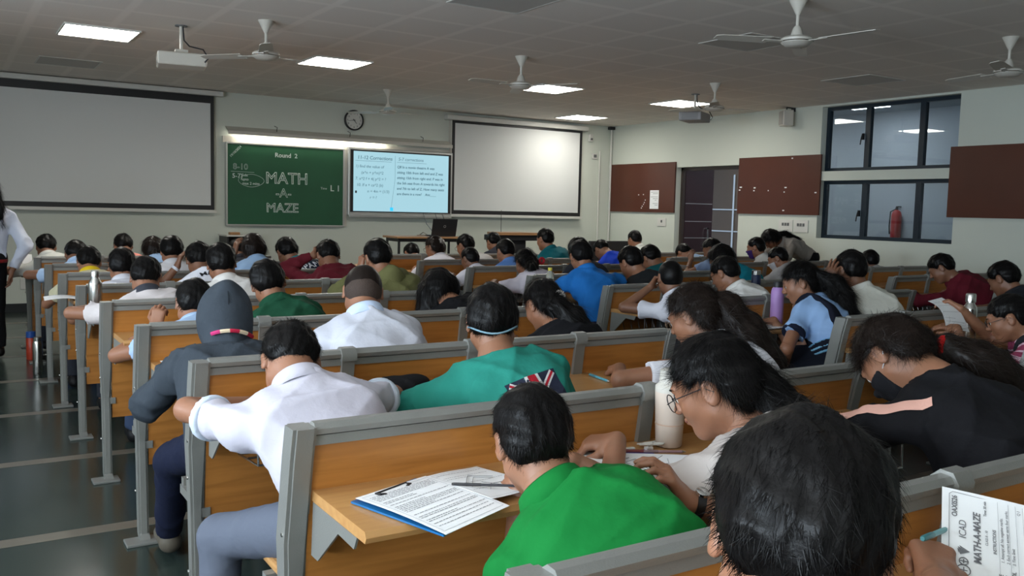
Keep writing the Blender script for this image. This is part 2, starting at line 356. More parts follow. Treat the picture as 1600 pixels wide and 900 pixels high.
# ---------------------------------------------------------------- ceiling fans
FANS = [(1.57, 6.27, 2.545, 13, 'white three-blade ceiling fan over the front left benches, beside the projector'), (4.035, 6.33, 2.55, 64, 'white ceiling fan in front of the middle light panel'),
        (4.08, 9.45, 2.565, 6, 'white ceiling fan nearest the wall clock'), (6.63, 6.38, 2.575, -15, 'white ceiling fan beside the hanging grey projector on the right'),
        (6.51, 3.05, 2.55, 80, 'white ceiling fan cut by the right edge of the photo'), (4.257, 3.245, 2.60, 37, 'large nearest white ceiling fan above the right benches')]
def make_fan():
    t = empty('ceiling_fan', (0, 0, 0))
    MB().lathe([(.012, -.10), (.02, -.085), (.062, 0)]).build('canopy', M['cream'], t, True)
    MB().tube([(0, 0, -.23), (0, 0, -.05)], .011).build('downrod', M['cream'], t, True)
    MB().lathe([(.015, .10), (.028, .085), (.055, .0)], c=(0, 0, -.27)).build('lower_canopy', M['cream'], t, True)
    mo = MB().lathe([(.03, -.04), (.075, -.035), (.105, -.012), (.108, .012), (.09, .026), (.05, .032)], c=(0, 0, -.27)).build('motor', M['cream'], t, True)
    MB().lathe([(.106, -.004), (.1105, 0), (.106, .004)], c=(0, 0, -.275), n=28, cap=False).build('trim_ring', M['steel'], mo, True)
    for k in range(3):
        R_ = Matrix.Rotation(k*2*math.pi/3, 4, 'Z') @ Matrix.Translation((0, 0, -.275)) @ Matrix.Rotation(.16, 4, 'X')
        b = MB(); V = []; n = 8
        for s in range(n+1):
            x = .20+s*.38/n; wv = .058-.012*(s/n) if s < n else .03
            for (yy, zz) in ((-wv, 0), (wv, 0), (wv, .004), (-wv, .004)): V.append(R_ @ Vector((x, yy, zz)))
        F = []
        for s in range(n):
            for j in range(4): F.append((s*4+j, s*4+(j+1) % 4, s*4+4+(j+1) % 4, s*4+4+j))
        F += [(3, 2, 1, 0), (n*4, n*4+1, n*4+2, n*4+3)]
        b.add(V, F); bl = b.build('blade', M['cream'], t)
        MB().box(.09, .24, -.018, .018, -.004, 0, mtx=R_).build('blade_arm', M['cream'], bl)
    return t
fan = make_fan(); index_kids(fan)
for k, (x, y, z, a, lab) in enumerate(FANS):
    o = fan if k == 0 else copy_tree(fan)
    o.location = (x, y, ZC); o.rotation_euler = (0, 0, math.radians(a)); tag(o, lab, 'ceiling fan', 'white ceiling fans')
# ---------------------------------------------------------------- projectors
def projector(loc, rz, body, label, z):
    t = empty('projector', loc, rz, label=label, cat='projector')
    MB().lathe([(.05, -.008), (.05, 0)]).build('ceiling_plate', M['metald'], t)
    MB().tube([(0, 0, z+.10), (0, 0, 0)], .014).build('pole', M['cream'], t, True)
    q = MB().box(-.05, .05, -.05, .05, z+.075, z+.10); q.box(-.12, .12, -.02, .02, z+.065, z+.075); q.build('mount', M['cream'], t)
    b = MB().box(-.19, .19, -.14, .14, z-.04, z+.065, bev=.012).build('housing', body, t)
    MB().lathe([(.0, 0), (.03, .0), (.034, .025)], c=(.10, .14, z+.012), mtx=Matrix.Rotation(-math.pi/2, 4, 'X')).build('lens', M['black'], b)
    g = MB()
    for k in range(7): g.box(-.192, -.19, -.10, .10, z-.03+k*.012, z-.025+k*.012)
    g.build('vent', M['metald'], b)
    MB().tube([(.012, -.015, 0), (.02, -.02, -.12), (.06, -.05, z+.13), (.16, -.13, z+.10), (.20, -.16, z+.03), (.17, -.15, z-.005)], .006, 6).build('cable', M['black'], t, True)
projector((1.065, 6.93, ZC), -.15, M['cream'], 'cream projector hanging on a pole at the front left, cable looping', -.30)
projector((7.11, 7.19, ZC), .5, mat('grey_projector', (.25, .25, .26), .4), 'grey projector hanging on a pole at the front right', -.29)
# ---------------------------------------------------------------- projection screens
def pscreen(x0, x1, zb, zt, label, y=11.12, hx0=None, hx1=None, bl=.06, bt=.08, zh0=2.72, zh1=2.80):
    t = empty('projection_screen', ((x0+x1)/2, y, zb), label=label, cat='projection screen'); c = (x0+x1)/2
    MB().box(hx0-c, hx1-c, -.06, .06, zh0-zb, zh1-zb, bev=.01).build('housing', M['white'], t)
    MB().box(x0-c+bl, x1-c-bl, -.003, .001, .06, zt-zb-bt).build('screen_fabric', M['screen'], t)
    q = MB(); q.box(x0-c, x0-c+bl, -.002, .002, 0, zt-zb); q.box(x1-c-bl, x1-c, -.002, .002, 0, zt-zb); q.box(x0-c+bl, x1-c-bl, -.002, .002, zt-zb-bt, zt-zb); q.box(x0-c+bl, x1-c-bl, -.002, .002, 0, .06)
    q.build('black_border', M['black'], t)
    MB().box(x0-c-.03, x1-c+.03, -.015, .015, -.04, 0).build('bottom_bar', M['white'], t)
pscreen(-.75, 2.375, 1.262, 2.735, 'large pulled-down projection screen left of the chalkboard', hx0=-.8, hx1=2.49, bl=.045, bt=.095, zh0=2.735)
pscreen(5.90, 8.35, 1.275, 2.70, 'smaller pulled-down projection screen right of the digital board', hx0=5.79, hx1=8.44, bl=.05, bt=.05, zh0=2.69, zh1=2.765)
# ---------------------------------------------------------------- chalkboard, valance, digital board
MY = lambda x, z, y: Matrix(((1, 0, 0, x), (0, 0, 1, y), (0, 1, 0, z), (0, 0, 0, 1)))
FLIP = lambda x, y, z, r=0: Matrix.Translation((x, y, z)) @ Matrix.Rotation(math.pi/2, 4, 'X') @ Matrix.Rotation(r, 4, 'Z')
t = empty('chalkboard', (3.37, 11.16, 1.08), label='green chalkboard with round two chalk lettering on the front wall', cat='chalkboard')
x0, x1, h = -.815, .80, 1.06
MB().box(x0, x1, -.01, .01, 0, h).build('board_surface', mat('chalkboard_green', (.012, .105, .045), .55, var=.35, vscale=2.5), t)
q = MB(); q.box(x0-.02, x1+.02, -.02, .02, -.025, 0, bev=.004); q.box(x0-.02, x1+.02, -.02, .02, h, h+.025, bev=.004); q.box(x0-.025, x0, -.02, .02, 0, h); q.box(x1, x1+.025, -.02, .02, 0, h)
q.build('frame', M['alu'], t)
yy = -.012
def ch(body, size, x, z, r=0, **k):
    text_mesh('chalk_writing', body, size, FLIP(x, yy, z, r), M['chalk'], t, **k)
ch('MATH', .215, -.31, .56, outline=.0045); ch('-A-', .17, -.17, .375, outline=.003); ch('MAZE', .175, -.30, .17, outline=.004)
ch('Round  2', .085, -.18, .915, bold=.001); ch('8-10', .11, -.745, .73, outline=.0015); ch('5-7)', .085, -.755, .615, bold=.0005)
ch('Side', .05, -.63, .64, bold=0); ch('upto', .05, -.63, .585); ch('max 2 mins', .05, -.62, .53)
ch('19/10/2024', .045, -.77, .88, r=.8); ch('Time', .045, .47, .50); ch('L 1 ,', .12, .61, .48, bold=.001)
q = MB(); q.tube([(-.77, yy, .70), (-.46, yy, .695)], .0022, 4)
q.tube([(-.50+.155*math.cos(a)*(1+.12*math.cos(2*a)), yy, .585-.0+.085*math.sin(a)) for a in np.linspace(0, 6.28, 26)], .002, 4)
q.build('chalk_line', M['chalk'], t)
t = empty('board_light', (4.2, 11.2, 2.26), label='long metal valance with a tube light above the chalkboard', cat='light fixture')
MB().prism([(-.16, .045), (-.16, .0), (-.15, .0), (-.15, .035), (0, .10), (0, .11), (-.02, .11)], 0, -1.66, 1.67).build('valance', M['cream'], t)
MB().tube([(-1.55, -.10, .028), (.62, -.10, .028)], .013).build('tube', M['tube'], t)
for x in (-1.55, -.46, .62): MB().box(x-.02, x+.02, -.12, -.0, .035, .06).build('lamp_holder', M['white'], t)
for x in (-1.0, .05, 1.2): MB().tube([(x, -.1, .07), (x+.01, -.09, .13), (x-.02, -.06, .15)], .005, 6).build('cable_hook', M['black'], t)
t = empty('digital_board', (5.06, 11.13, 1.245), label='interactive digital board showing handwritten corrections, right of the chalkboard', cat='screen')
x0, x1, h = -.80, .815, .915
MB().box(x0-.03, x1+.03, -.035, .05, -.02, h+.035, bev=.01).build('frame', M['alu'], t)
MB().box(x0, x1, -.04, -.034, .03, h).build('bezel', M['black'], t)
MB().box(x0+.045, x1-.045, -.044, -.04, .045, h-.02).build('display', mat('display_glow', (.02, .02, .02), .3, emit=(.47, .80, .92), es=.50), t)
MB().box(x0-.02, x1+.02, -.06, -.035, -.045, .0, bev=.008).build('pen_tray', M['alu'], t)
tm = mat('display_ink', (.03, .09, .12), .5, emit=(.05, .12, .16), es=.5); yy = -.0455
def tv(body, size, x, z, **k): text_mesh('handwriting', body, size, FLIP(x, yy, z), tm, t, thick=.0004, **k)
xl = x0+.07
tv('11-12 Corrections', .072, xl+.03, h-.13, bold=.0005, shear=.1)
for k, (s_, dx) in enumerate((('1) find the value of', 0), ('   (x^n + p^m)^2', .04), ('7. x^2 f + 4( p^2 = ?', 0), ('10. If a + ca^2 (b)', .02), ('    n = 4m = (1/3)', .12), ('    r = ?', .16))):
    tv(s_, .058, xl+dx, h-.25-k*.088, shear=.1)
xr = .02-.10
tv('5-7 corrections', .065, xr+.02, h-.125, shear=.1)
for k, s_ in enumerate(('Q8 In a movie theatre A was', 'sitting 10th from left end and Z was', 'sitting 15th from right end. P was in', 'the 5th seat from A towards his right', 'and 7th to left of Z. How many seats', 'are there in a row?    Ans____')):
    tv(s_, .052, xr, h-.235-k*.078, bold=.0008, shear=.1)
q = MB(); q.box(xl, xl+.56, yy-.001, yy, h-.155, h-.151); q.box(xr, xr+.48, yy-.001, yy, h-.153, h-.149)
q.tube([(-.11, yy, h-.06), (-.112, yy, .5), (-.17, yy, .08)], .0018, 4); q.build('ruled_line', tm, t)
MB().box(-.185, -.135, yy-.001, yy, .055, .105).build('page_icon', mat('icon_blue', (.02, .2, .6), .5, emit=(.02, .45, .9), es=.8), t)
MB().box(xl+.0, xl+.025, yy-.001, yy, .30, .335).build('pen_icon', M['black'], t)
# backing rail that carries the two boards
struct(MB().box(2.50, 5.93, 11.17, 11.2, 2.16, 2.24).build('trim_21', M['cream']))
struct(MB().box(4.19, 4.235, 11.16, 11.2, 1.07, 2.2).build('trim_22', M['cream']))
struct(MB().box(5.885, 5.915, 11.12, 11.2, 1.2, 2.70).build('trim_23', M['cream']))
# wall clock
t = empty('wall_clock', (4.34, 11.19, 2.575), label='round wall clock with a black rim above the chalkboard', cat='clock')
RX = Matrix.Rotation(math.pi/2, 4, 'X')
MB().lathe([(.118, 0), (.145, .002), (.145, .03), (.132, .04), (.124, .03)], n=32, mtx=RX, cap=False).build('rim', M['black'], t, True)
MB().lathe([(.0, .0), (.125, .0), (.125, .02)], n=32, mtx=RX).build('face', M['white'], t)
for k in range(12):
    a = math.radians(90-30*k)
    text_mesh('numeral', str(k or 12), .036, FLIP(.096*math.cos(a), -.022, .096*math.sin(a)-.012), M['black'], t, align='CENTER', thick=.0004)
def hand(deg, L, w):
    a = math.radians(90-deg); d = Vector((math.cos(a), 0, math.sin(a))); n = Vector((-d.z, 0, d.x)); MBx = MB()
    V = [d*-.02-n*w, d*-.02+n*w, d*L+n*w*.4, d*L-n*w*.4]; V = [v+Vector((0, -.026, 0)) for v in V]+[v+Vector((0, -.028, 0)) for v in V]
    MBx.add(V, [(0,1,2,3),(7,6,5,4),(0,4,5,1),(1,5,6,2),(2,6,7,3),(3,7,4,0)]); MBx.build('clock_hand', M['black'], t)
hand(142, .065, .006); hand(262, .095, .004)
# small fittings in the front right corner
t = empty('alarm_sensor', (8.57, 11.2, 2.53), label='small white motion sensor high on the front wall near the corner', cat='sensor')
MB().box(-.04, .04, -.05, 0, 0, .13, bev=.01).build('case', M['white'], t); MB().lathe([(0, .0), (.018, 0), (.018, .012)], c=(0, -.05, .04), mtx=RX).build('lens', M['metald'], t)
t = empty('wall_socket', (8.67, 11.2, 2.25), label='small white socket box below the motion sensor', cat='socket')
MB().box(-.045, .045, -.03, 0, 0, .09, bev=.004).build('box', M['white'], t); MB().box(-.03, .03, -.033, -.03, .02, .07).build('socket_face', M['metald'], t)
tag(MB().tube([(8.78, 11.185, 0.1), (8.78, 11.185, 2.38)], .012, 8).build('wall_conduit', M['white']), 'thin white conduit on the front wall near the corner', 'conduit')
tag(MB().tube([(9.0, 11.16, 0.1), (9.0, 11.16, 2.80)], .018, 8).build('corner_pipe', M['white']), 'white pipe running up the front right corner', 'pipe')
tag(MB().box(8.925, 9.03, 11.10, 11.18, 2.75, 2.80, bev=.01).build('corner_camera', M['black']), 'small black camera where the corner pipe meets the ceiling', 'camera')
t = empty('wall_socket', (.24, 11.2, .27), label='white double socket low on the front wall beside the standing person', cat='socket')
MB().box(-.12, .12, -.015, 0, 0, .13, bev=.004).build('plate', M['white'], t)
for x in (-.05, .05): MB().lathe([(0, 0), (.02, 0), (.02, .004)], c=(x, -.015, .065), mtx=RX).build('socket_face', M['cream'], t)
# ---------------------------------------------------------------- stage and what stands on it
ST = .2
struct(MB().box(3.4, 8.6, 9.35, 11.19, 0, ST, bev=.01).build('trim_24', floor_mat()))
t = empty('teacher_table', (4.95, 10.1, ST), -.03, label='small wooden table with black metal legs carrying the laptop', cat='table')
MB().box(-.52, .52, -.25, .25, .745, .77, bev=.004).build('tabletop', M['ply'], t)
for sx in (-.47, .47):
    for sy in (-.2, .2): MB().box(sx-.013, sx+.013, sy-.013, sy+.013, 0, .745).build('leg', M['black'], t)
q = MB(); q.box(-.47, .47, -.212, -.188, .70, .745); q.box(-.47, .47, .188, .212, .70, .745); q.box(-.482, -.458, -.2, .2, .70, .745); q.box(.458, .482, -.2, .2, .70, .745); q.build('apron', M['black'], t)
t = empty('laptop', (5.18, 10.08, ST+.771), -.12, label='open black laptop on the small table, back of its lid facing the room', cat='laptop')
MB().box(-.18, .18, -.12, .12, 0, .018, bev=.004).build('base', M['black'], t)
LM = Matrix.Translation((0, -.12, .016)) @ Matrix.Rotation(.30, 4, 'X')
l = MB().box(-.18, .18, -.005, .005, 0, .235, bev=.003, mtx=LM).build('lid', M['black'], t)
MB().lathe([(.012, 0), (.019, 0), (.019, .002), (.012, .002), (.012, 0)], n=20, cap=False, mtx=LM @ Matrix.Translation((0, -.005, .13)) @ RX).build('round_logo', M['alu'], l)
MB().tube([(-.30, .0, .02), (-.24, .04, .05), (-.19, .02, .02), (-.25, -.04, .012), (-.35, -.02, .01)], .006, 6).build('cable_heap', M['steel'], t)
for k, (xa, xb) in enumerate(((5.40, 5.30), (5.60, 5.42), (5.72, 5.50))):
    tag(MB().tube([(xa, 11.05, 1.27), (xa-.02, 10.9, 1.12), ((xa+xb)/2, 10.6, 1.0), (xb, 10.25, .985)], .006, 6).build('hanging_cable', M['metald'], None), ['thin dark cable from the digital board to the laptop, left of three', 'thin dark cable from the digital board to the laptop, middle of three', 'thin dark cable from the digital board to the laptop, right of three'][k], 'cable', 'cables under the digital board')
t = empty('lectern', (6.30, 9.98, ST), label='wooden lectern with a wide orange-brown top on a black column', cat='lectern')
q = MB().prism([(-.42, -.16), (.42, -.16), (.27, .26), (-.27, .26)], 2, .80, .835); q.build('lectern_top', M['ply'], t)
MB().box(-.36, .36, -.12, .20, .72, .80, bev=.01).build('drawer_box', M['black'], t)
MB().box(-.2, .2, -.06, .14, 0, .72, bev=.01).build('column', M['black'], t)
MB().tube([(-.07, .2, .83), (-.075, .2, 1.15)], .004, 6).build('microphone_stem', M['black'], t)
t = empty('computer_monitor', (7.29, 9.0, 0), .0, label='wide black monitor on a trolley right of the lectern', cat='monitor')
MB().box(-.34, .34, -.03, .03, .62, .955, bev=.01).build('panel', M['black'], t); MB().box(-.05, .05, .0, .06, .6, .9).build('neck', M['black'], t); MB().box(-.3, .3, -.2, .25, .0, .60, bev=.01).build('trolley', M['black'], t)
t = empty('side_shelf', (2.62, 10.9, 0), label='low black shelf unit with a pale top under the chalkboard', cat='shelf')
q = MB(); q.box(-.19, -.17, -.2, .2, 0, .93); q.box(.17, .19, -.2, .2, 0, .93); q.box(-.17, .17, .18, .2, 0, .93); q.build('side_panel', M['black'], t)
for z in (.3, .62): MB().box(-.17, .17, -.2, .18, z, z+.02).build('shelf', M['black'], t)
MB().box(-.20, .20, -.21, .21, .93, .95).build('shelf_top', M['white'], t)
tag(MB().box(2.47, 2.60, 10.72, 10.80, .95, .985, bev=.004).build('duster', M['ply']), 'small brown duster on the side shelf under the chalkboard', 'duster')
# ================================================================== BENCHES
P = .918
def rail_x(w): return [k*w for k in range(int(round(1.92/w))+1)]
def make_bench(mids=(.48, .96, 1.44), seat=True, back=True):
    t = empty('school_bench', (0, 0, 0)); W = 1.92
    # the two end posts: cranked flat tubes with a floor plate
    prof = [(0, 0), (.045, .03), (.055, .20), (.068, .40), (.06, .60), (.02, .80), (0, .875)]
    if not back: prof = [(0, 0), (.02, .03), (.02, .2), (.02, .4), (.02, .6), (.0, .73)]
    def post(x, w=.042):
        q = MB(); V = []; n = len(prof)
        for (y, z) in prof:
            d = .036 if z > .5 else .03
            wz = w+.012 if z > .55 else w-.004
            for (a, b) in ((-wz/2, -d), (wz/2, -d), (wz/2, d), (-wz/2, d)): V.append((x+a, y+b, z))
        F = []
        for s in range(n-1):
            for j in range(4): F.append((s*4+j, s*4+(j+1) % 4, s*4+4+(j+1) % 4, s*4+4+j))
        F += [(3, 2, 1, 0), ((n-1)*4, (n-1)*4+1, (n-1)*4+2, (n-1)*4+3)]
        q.add(V, F); q.box(x-.075, x+.045, -.045, .045, 0, .012, bev=.003)
        # raised rib on the outer face
        o = q.build('post', M['metal'], t)
        bm = bmesh.new(); bm.from_mesh(o.data)
        bmesh.ops.bevel(bm, geom=[e for e in bm.edges if e.calc_length() > .05 and abs((e.verts[0].co-e.verts[1].co).normalized().z) > .6], offset=.008, segments=2, affect='EDGES'); bm.to_mesh(o.data); bm.free()
        b = MB()
        for (yy, zz) in ((.045, .62), (.055, .5), (.05, .2)):
            b.lathe([(0, 0), (.006, 0), (.005, .004)], c=(x-w/2-.004, yy, zz), n=8, mtx=Matrix.Rotation(-math.pi/2, 4, 'Y'))
        b.build('bolt', M['steel'], o)
        return o
    post(.005); post(W-.005)
    if back:
        xs = [0.03]+[m_ for m_ in mids]+[W-.03]
        for a, b in zip(xs[:-1], xs[1:]):
            aa = a+(.022 if a > .1 else 0); bb = b-(.022 if b < W-.1 else 0)
            q = MB(); ph = [(-.020, .857), (-.024, .870), (-.015, .882), (.004, .884), (.018, .874), (.020, .857)]
            q.prism(ph, 0, aa, bb); q.build('top_rail', M['metal'], t, True)
            MB().box(aa, bb, -.004, .012, .834, .858).build('rail_strip', M['metald'], t)
            MB().box(aa, bb, -.012, .0, .831, .853).build('metal_band', M['metal'], t)
            q = MB().prism([(-.006, .834), (.012, .834), (.052, .55), (.066, .30), (.050, .30), (.036, .55)], 0, aa, bb); q.build('back_panel', M['wood'], t)
        for m_ in mids:
            q = MB(); ph = [(-.03, .846), (-.033, .868), (-.02, .889), (.006, .891), (.026, .874), (.028, .846)]
            q.prism(ph, 0, m_-.026, m_+.026); q.prism([(-.022, .85), (.0, .85), (.05, .60), (.05, .30), (.02, .30), (.012, .60)], 0, m_-.022, m_+.022)
            q.build('bracket', M['metal'], t, True)
            q = MB().tube([(m_, .04, .32), (m_, .06, .10), (m_, .06, .0)], .014, 6); q.box(m_-.04, m_+.04, .02, .10, 0, .01); q.build('centre_leg', M['metal'], t)
    else:
        MB().box(.02, W-.02, .0, .018, .12, .70).build('back_panel', M['wood'], t)
    # desk shelf behind the backrest
    bm = MB(); ph = [(-.30, .700), (-.305, .712), (-.298, .724), (-.0, .724), (.0, .700)]
    yo = .012 if back else .0
    bm.prism([(a+yo, b) for a, b in ph], 0, .035, W-.035); bm.build('desk_shelf', M['edge'], t)
    for x in (.03, W-.03) + tuple(mids):
        xx = x+(.006 if x < .1 else -.006 if x > W-.1 else 0)
        MB().prism([(-.0, .700), (-.25, .700), (-.235, .672), (-.15, .676), (-.03, .575), (.01, .575)], 0, xx-.0025, xx+.0025).build('shelf_bracket', M['metal'], t)
    # wire rack under the desk
    edges = [0.06]+list(mids)+[W-.06]
    for a, b in zip(edges[:-1], edges[1:]):
        if b-a > .7: a2 = b-.42
        else: a2 = a
        q = MB(); r = .0036; xa, xb = a2+.05, b-.04
        for x in np.linspace(xa, xb, 6): q.tube([(x, -.245, .70), (x, -.25, .60), (x, -.05, .585), (x, -.02, .66)], r, 5)
        for (y, z) in ((-.25, .60), (-.14, .594), (-.05, .585)): q.tube([(xa, y, z), (xb, y, z)], r, 5)
        q.build('wire_rack', M['steel'], t)
    if seat:
        for a, b in zip([.035]+list(mids), list(mids)+[W-.035]):
            q = MB().box(a+.006, b-.006, .10, .405, .425, .45, bev=.008); q.build('seat', M['edge'], t)
        q = MB(); q.box(.02, W-.02, .12, .16, .39, .425); q.box(.02, W-.02, .30, .33, .39, .425)
        for x in (.03, W-.03)+tuple(mids): q.box(x-.015, x+.015, .04, .33, .37, .40)
        q.build('seat_frame', M['metal'], t)
    return t
MIDS = {'r1': (.99, 1.46), 'std': (.48, .96, 1.44)}
protos = {}
def bench(kind, x, y, label):
    if kind not in protos:
        o = make_bench((.99, 1.46) if kind == 'r1' else (.48, .96, 1.44), seat=kind != 'front', back=kind != 'front'); index_kids(o); protos[kind] = o
    else: o = copy_tree(protos[kind])
    o.location = (x, y, 0); tag(o, label, 'bench', 'school benches in three blocks'); return o
ORD = ['nearest', 'second', 'third', 'fourth', 'fifth', 'sixth', 'seventh', 'eighth', 'ninth']
for k in range(-1, 10):
    if k == -1: bench('std', 0, -P, 'left-block bench behind the nearest row, under the closest dark-haired person'); continue
    if k == 9: bench('front', 0, 9*P, 'frontmost low desk without a backrest, left block by the front wall'); continue
    bench('r1' if k == 1 else 'std', 0, k*P, 'grey-framed wooden bench in the left block, %s row from the camera' % ORD[k])
for k in range(0, 10):
    if k == 9: bench('front', 3.05, 9*P, 'frontmost low desk without a backrest, middle block'); continue
    bench('std', 3.05, k*P, 'grey-framed wooden bench in the middle block, %s row from the camera' % ORD[k])
for k in range(2, 10):
    if k == 9: bench('front', 6.10, 9*P, 'frontmost low desk without a backrest, right block'); continue
    bench('std', 6.10, k*P, 'grey-framed wooden bench in the right block by the windows, %s row from the camera' % ORD[k])
# ================================================================== PEOPLE: implicit surfaces turned into meshes
def surf_nets(f, lo, h):
    """naive surface nets over a volume f (negative inside); returns verts, quads"""
    nx, ny, nz = f.shape; s = f < 0
    c = np.zeros((nx-1, ny-1, nz-1), np.int8)
    for i in (0, 1):
        for j in (0, 1):
            for k in (0, 1): c += s[i:nx-1+i, j:ny-1+j, k:nz-1+k]
    act = (c > 0) & (c < 8); idx = np.full(act.shape, -1, np.int64); ii = np.argwhere(act); idx[act] = np.arange(len(ii))
    if len(ii) == 0: return np.zeros((0, 3), np.float32), np.zeros((0, 4), np.int64)
    acc = np.zeros((len(ii), 3)); cnt = np.zeros(len(ii)); I, J, K = ii.T
    for ax in range(3):
        for a in (0, 1):
            for b in (0, 1):
                o0 = [0, 0, 0]; oth = [q for q in range(3) if q != ax]; o0[oth[0]] = a; o0[oth[1]] = b; o1 = list(o0); o1[ax] = 1
                v0 = f[I+o0[0], J+o0[1], K+o0[2]]; v1 = f[I+o1[0], J+o1[1], K+o1[2]]; m_ = (v0 < 0) != (v1 < 0)
                t = np.where(m_, v0/np.where(m_, v0-v1, 1), 0); p = np.tile(np.array(o0, float), (len(ii), 1)); p[:, ax] = t
                acc += p*m_[:, None]; cnt += m_
    V = (acc/cnt[:, None]+ii)*h+np.array(lo)
    Q = []
    for ax in range(3):
        sl0 = [slice(None)]*3; sl1 = [slice(None)]*3; sl0[ax] = slice(0, -1); sl1[ax] = slice(1, None)
        a = s[tuple(sl0)]; b = s[tuple(sl1)]; e = np.argwhere(a != b); o = [q for q in range(3) if q != ax]
        e = e[(e[:, o[0]] > 0) & (e[:, o[1]] > 0) & (e[:, o[0]] < f.shape[o[0]]-1) & (e[:, o[1]] < f.shape[o[1]]-1)]
        if not len(e): continue
        def at(d0, d1):
            q = e.copy(); q[:, o[0]] -= d0; q[:, o[1]] -= d1; return idx[q[:, 0], q[:, 1], q[:, 2]]
        quad = np.stack([at(0, 0), at(1, 0), at(1, 1), at(0, 1)], 1)
        fl = s[e[:, 0], e[:, 1], e[:, 2]]
        if ax == 1: fl = ~fl
        quad[fl] = quad[fl][:, ::-1]
        quad = quad[:, ::-1]
        Q.append(quad)
    Q = np.concatenate(Q); Q = Q[(Q >= 0).all(1)]
    return V.astype(np.float32), Q
class Vol:
    def __init__(s, lo, hi, h):
        s.lo = np.array(lo, float); s.h = h; s.n = np.maximum(4, np.ceil((np.array(hi)-s.lo)/h).astype(int)+1)
        s.f = np.full(tuple(s.n), .5, np.float32)
        s.ax = [(s.lo[i]+np.arange(s.n[i])*h).astype(np.float32) for i in range(3)]
    def sub(s, lo, hi):
        a = np.clip(np.floor((np.array(lo)-s.lo)/s.h).astype(int), 0, s.n); b = np.clip(np.ceil((np.array(hi)-s.lo)/s.h).astype(int)+1, 0, s.n)
        if (b-a).min() <= 0: return None, None
        sl = tuple(slice(a[i], b[i]) for i in range(3))
        return sl, (s.ax[0][sl[0]][:, None, None], s.ax[1][sl[1]][None, :, None], s.ax[2][sl[2]][None, None, :])
    def put(s, d, sl, k):
        g = s.f[sl]
        if k > 0: hh = np.maximum(k-np.abs(g-d), 0)/k; s.f[sl] = np.minimum(g, d)-hh*hh*k*.25
        else: s.f[sl] = np.minimum(g, d)
    def cone(s, a, b, ra, rb, k=.02, cut=None, off=0):
        """round cone a->b; cut=(t0,t1) trims its ends flat; k: blend radius"""
        a = np.array(a, float); b = np.array(b, float); R = max(ra, rb)+max(k, .03)+.03+off
        sl, g = s.sub(np.minimum(a, b)-R, np.maximum(a, b)+R)
        if sl is None: return s
        u = b-a; L2 = float(u@u)+1e-9
        x, y, z = g[0]-a[0], g[1]-a[1], g[2]-a[2]
        t0 = (x*u[0]+y*u[1]+z*u[2])/L2; t = np.clip(t0, 0, 1)
        d = np.sqrt((x-t*u[0])**2+(y-t*u[1])**2+(z-t*u[2])**2)-(ra+(rb-ra)*t)-off
        if cut is not None:
            L = math.sqrt(L2)
            if cut[0] is not None: d = np.maximum(d, (cut[0]-t0)*L)
            if cut[1] is not None: d = np.maximum(d, (t0-cut[1])*L)
        s.put(d.astype(np.float32), sl, k); return s
    def ell(s, c, r, R=None, k=.02, mode='add'):
        c = np.array(c, float); r = np.array(r, float); m_ = r.max()+k+.03
        sl, g = s.sub(c-m_, c+m_)
        if sl is None: return s
        x, y, z = g[0]-c[0], g[1]-c[1], g[2]-c[2]
        if R is not None: x, y, z = (R[0, 0]*x+R[1, 0]*y+R[2, 0]*z, R[0, 1]*x+R[1, 1]*y+R[2, 1]*z, R[0, 2]*x+R[1, 2]*y+R[2, 2]*z)
        k0 = np.sqrt((x/r[0])**2+(y/r[1])**2+(z/r[2])**2); k1 = np.sqrt((x/r[0]**2)**2+(y/r[1]**2)**2+(z/r[2]**2)**2)+1e-6
        d = (k0*(k0-1)/k1).astype(np.float32)
        if mode == 'add': s.put(d, sl, k)
        else:
            gg = s.f[sl]; d = -d; hh = np.maximum(k-np.abs(gg-d), 0)/max(k, 1e-6); s.f[sl] = np.maximum(gg, d)+hh*hh*k*.25
        return s
    def grid(s): return s.ax[0][:, None, None], s.ax[1][None, :, None], s.ax[2][None, None, :]
    def mesh(s): return surf_nets(s.f, s.lo, s.h)
def rotm(pitch, yaw, roll):
    """head/body frame: columns right, forward, up. pitch>0 bows forward, yaw>0 turns to the person's left (from +Y to -X), roll>0 tips to the right"""
    p, y, r = (math.radians(v) for v in (pitch, yaw, roll))
    Rz = np.array([[math.cos(y), -math.sin(y), 0], [math.sin(y), math.cos(y), 0], [0, 0, 1]])
    Rx = np.array([[1, 0, 0], [0, math.cos(p), math.sin(p)], [0, -math.sin(p), math.cos(p)]])
    Ry = np.array([[math.cos(r), 0, math.sin(r)], [0, 1, 0], [-math.sin(r), 0, math.cos(r)]])
    return Rz @ Rx @ Ry
def unit(v): v = np.array(v, float); return v/(np.linalg.norm(v)+1e-9)
def ik(a, t, l1, l2, pole):
    a = np.array(a, float); t = np.array(t, float); d = t-a; L = np.linalg.norm(d); L = min(max(L, abs(l1-l2)+.02), l1+l2-.004); u = unit(d); t = a+u*L
    x = (l1*l1-l2*l2+L*L)/(2*L); h = math.sqrt(max(l1*l1-x*x, 1e-6)); q = np.array(pole, float); q = unit(q-u*(q@u)); return a+u*x+q*h, t
